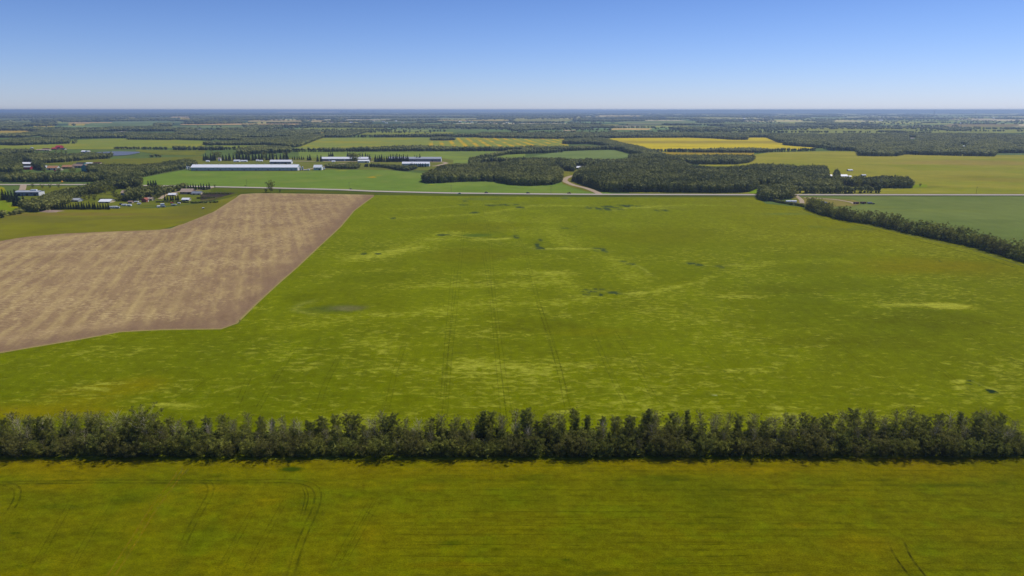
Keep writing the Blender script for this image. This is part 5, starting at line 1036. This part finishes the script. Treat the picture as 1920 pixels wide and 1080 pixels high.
for l, x, y, L, H, m_, yw in [('long white camper at the pasture edge beside the grey brown heap', 213, 391, 9, 3.0, 'white_metal', .15), ('short white camper right of the long one at the pasture edge', 221, 391.2, 5, 2.6, 'grey_metal', -.1), ('pale trailer before the brown farmyard shed', 233, 386.4, 6, 2.6, 'white_metal', .3),
        ('bright white trailer at the centre of the farmyard', 243, 387, 5.5, 2.7, 'white_metal', -.2), ('low white flat trailer above the farmyard lawn', 254, 379.6, 9, 1.7, 'white_metal', 0), ('white van body at the edge of the farmyard lawn', 261, 383.6, 4.6, 2.2, 'white_metal', .4),
        ('white camper standing alone on the farmyard lawn', 297.5, 389.4, 3.6, 2.6, 'white_metal', .9), ('white and dark truck box on the farmyard lawn', 305, 386.6, 4.6, 3.6, 'white_metal', .5), ('dark trailer under the white truck box', 306.5, 389, 4.5, 2.2, 'slate', 0), ('pale trailer in the shadow of the conifer clump', 326, 385.6, 6, 2.0, 'grey_metal', .1),
        ('small white trailer on the lawn at the right of the farmyard', 336, 382.5, 3.6, 2.0, 'white_metal', .2), ('tiny white crate on the lawn near the stubble edge', 381, 391.5, 2.2, 1.6, 'white_metal', .2), ('white machine left of the large white camper row', 226.5, 384.6, 3, 2.4, 'dark', .6),
        ('dark trailer beside the yard hedge tree at the right', 1541, 381, 5, 2.6, 'dark', 0), ('long pale flat trailer in the right yard', 1540, 379.6, 9, 1.4, 'white_metal', 0), ('dark maroon implement in the right yard, left of the row', 1605, 383, 6.5, 3, 'maroon', .1), ('maroon implement in the middle of the right yard row', 1618, 382.6, 7, 3, 'maroon', -.1),
        ('dark grey implement at the right end of the right yard row', 1630, 382.6, 6, 2.6, 'slate', .1), ('low dark implement at the far end of the right yard row', 1636.5, 382.9, 4, 1.6, 'dark', 0), ('dark trailer left in the right yard', 1548, 382.4, 3.5, 2.4, 'slate', .3), ('white truck right of the feed silos of the long barn', 578, 319.8, 6, 3, 'white_metal', 0), ('white trailer behind the feed silos of the long barn', 572, 319.9, 5, 2.2, 'white_metal', .2),
        ('red piece of machinery by the white walled orange roof barn', 103, 321.6, 3, 2.6, 'red', .4), ('red box in the shade of the conifer clump', 322, 381.6, 3, 1.6, 'red', 0)]:
    trailer(l, x, y, L, H, m_, yw)
o = P(1483, 381.2); root = empty('storage_tank', tuple(o)); tag(root, 'white horizontal tank beside the gravel drive before the hedgerow', 'tank')
MB().cylx(0, 2.3, 1.6, -7, 7, 18).build('tank', M['white_metal'], root); [MB().box(q-.3,q+.3,-1.2,1.2,0,1.2).build('saddle', M['slate'], root) for q in (-4.5,4.5)]
MB().lathe(0,0,[(.4,3.85),(.4,4.3)],10).build('hatch', M['grey_metal'], root)
def hedge_strip(label, pts, w, h):                    # low clipped row
    W_ = smooth_path(P(*np.array(pts, float).T), 1.6); n = len(W_); r = np.random.default_rng(n)
    scatter('hedge', label, 'hedge', W_ + r.normal(size=W_.shape)*w*.25, h*(.8+.4*r.random(n)), w*(.9+.5*r.random(n)), 26, 0, 'leaf_dark')
hedge_strip('dark low hedge row across the vegetable plots, upper', [(378,364.5),(400,364),(432,364.5)], 3.5, 2.4); hedge_strip('dark low hedge row across the vegetable plots, middle', [(368,372.5),(392,372.5),(403,371.5)], 3.2, 2.4); hedge_strip('dark low hedge row across the vegetable plots, lower', [(356,381),(385,380.6),(411,380)], 3.2, 2.4)
hedge_strip('dark hedge between the farmyard lawn and the buildings', [(292,379.5),(330,379.5),(356,380.5)], 3.5, 2.2); hedge_strip('dark strip of bushes behind the bright white roofed hall', [(186,374.5),(215,376),(240,377)], 3.5, 2.6)
n = 900; tq = rng.random(n)*sg[-1]; hp = np.stack([np.interp(tq, sg, HL[:,0]) + 5 + rng.normal(size=n)*3.2, np.interp(tq, sg, HL[:,1]) + 4.5 + rng.normal(size=n)*3.2], -1)
scatter('undergrowth', 'dense bushes filling the foot of the diagonal hedgerow at the right', 'undergrowth', hp, 2.5+3.6*rng.random(n), 3.4+2.6*rng.random(n), 26, 0, 'leaf_belt')
hedge_strip('dark bushy edge curving below the white tank', [(1448,376.5),(1470,381.5),(1500,386),(1515,389)], 5, 3.2)

# ------------------------------------------------------------------ air
HZ = 70000.0
hz = MB().box(-HZ, HZ, -HZ, HZ, -2.0, 129.0).build('haze', None); tag(hz, 'thin blue summer haze over the farmland', 'haze', kind='stuff')
m = bpy.data.materials.new('haze'); m.use_nodes = True; nt = m.node_tree; nt.nodes.clear(); out = nt.nodes.new('ShaderNodeOutputMaterial'); pv = nt.nodes.new('ShaderNodeVolumePrincipled')
pv.inputs['Color'].default_value = (0.60, 0.78, 1.0, 1); pv.inputs['Density'].default_value = 6.4e-5; pv.inputs['Anisotropy'].default_value = 0.35
nt.links.new(pv.outputs[0], out.inputs['Volume']); hz.data.materials.append(m)
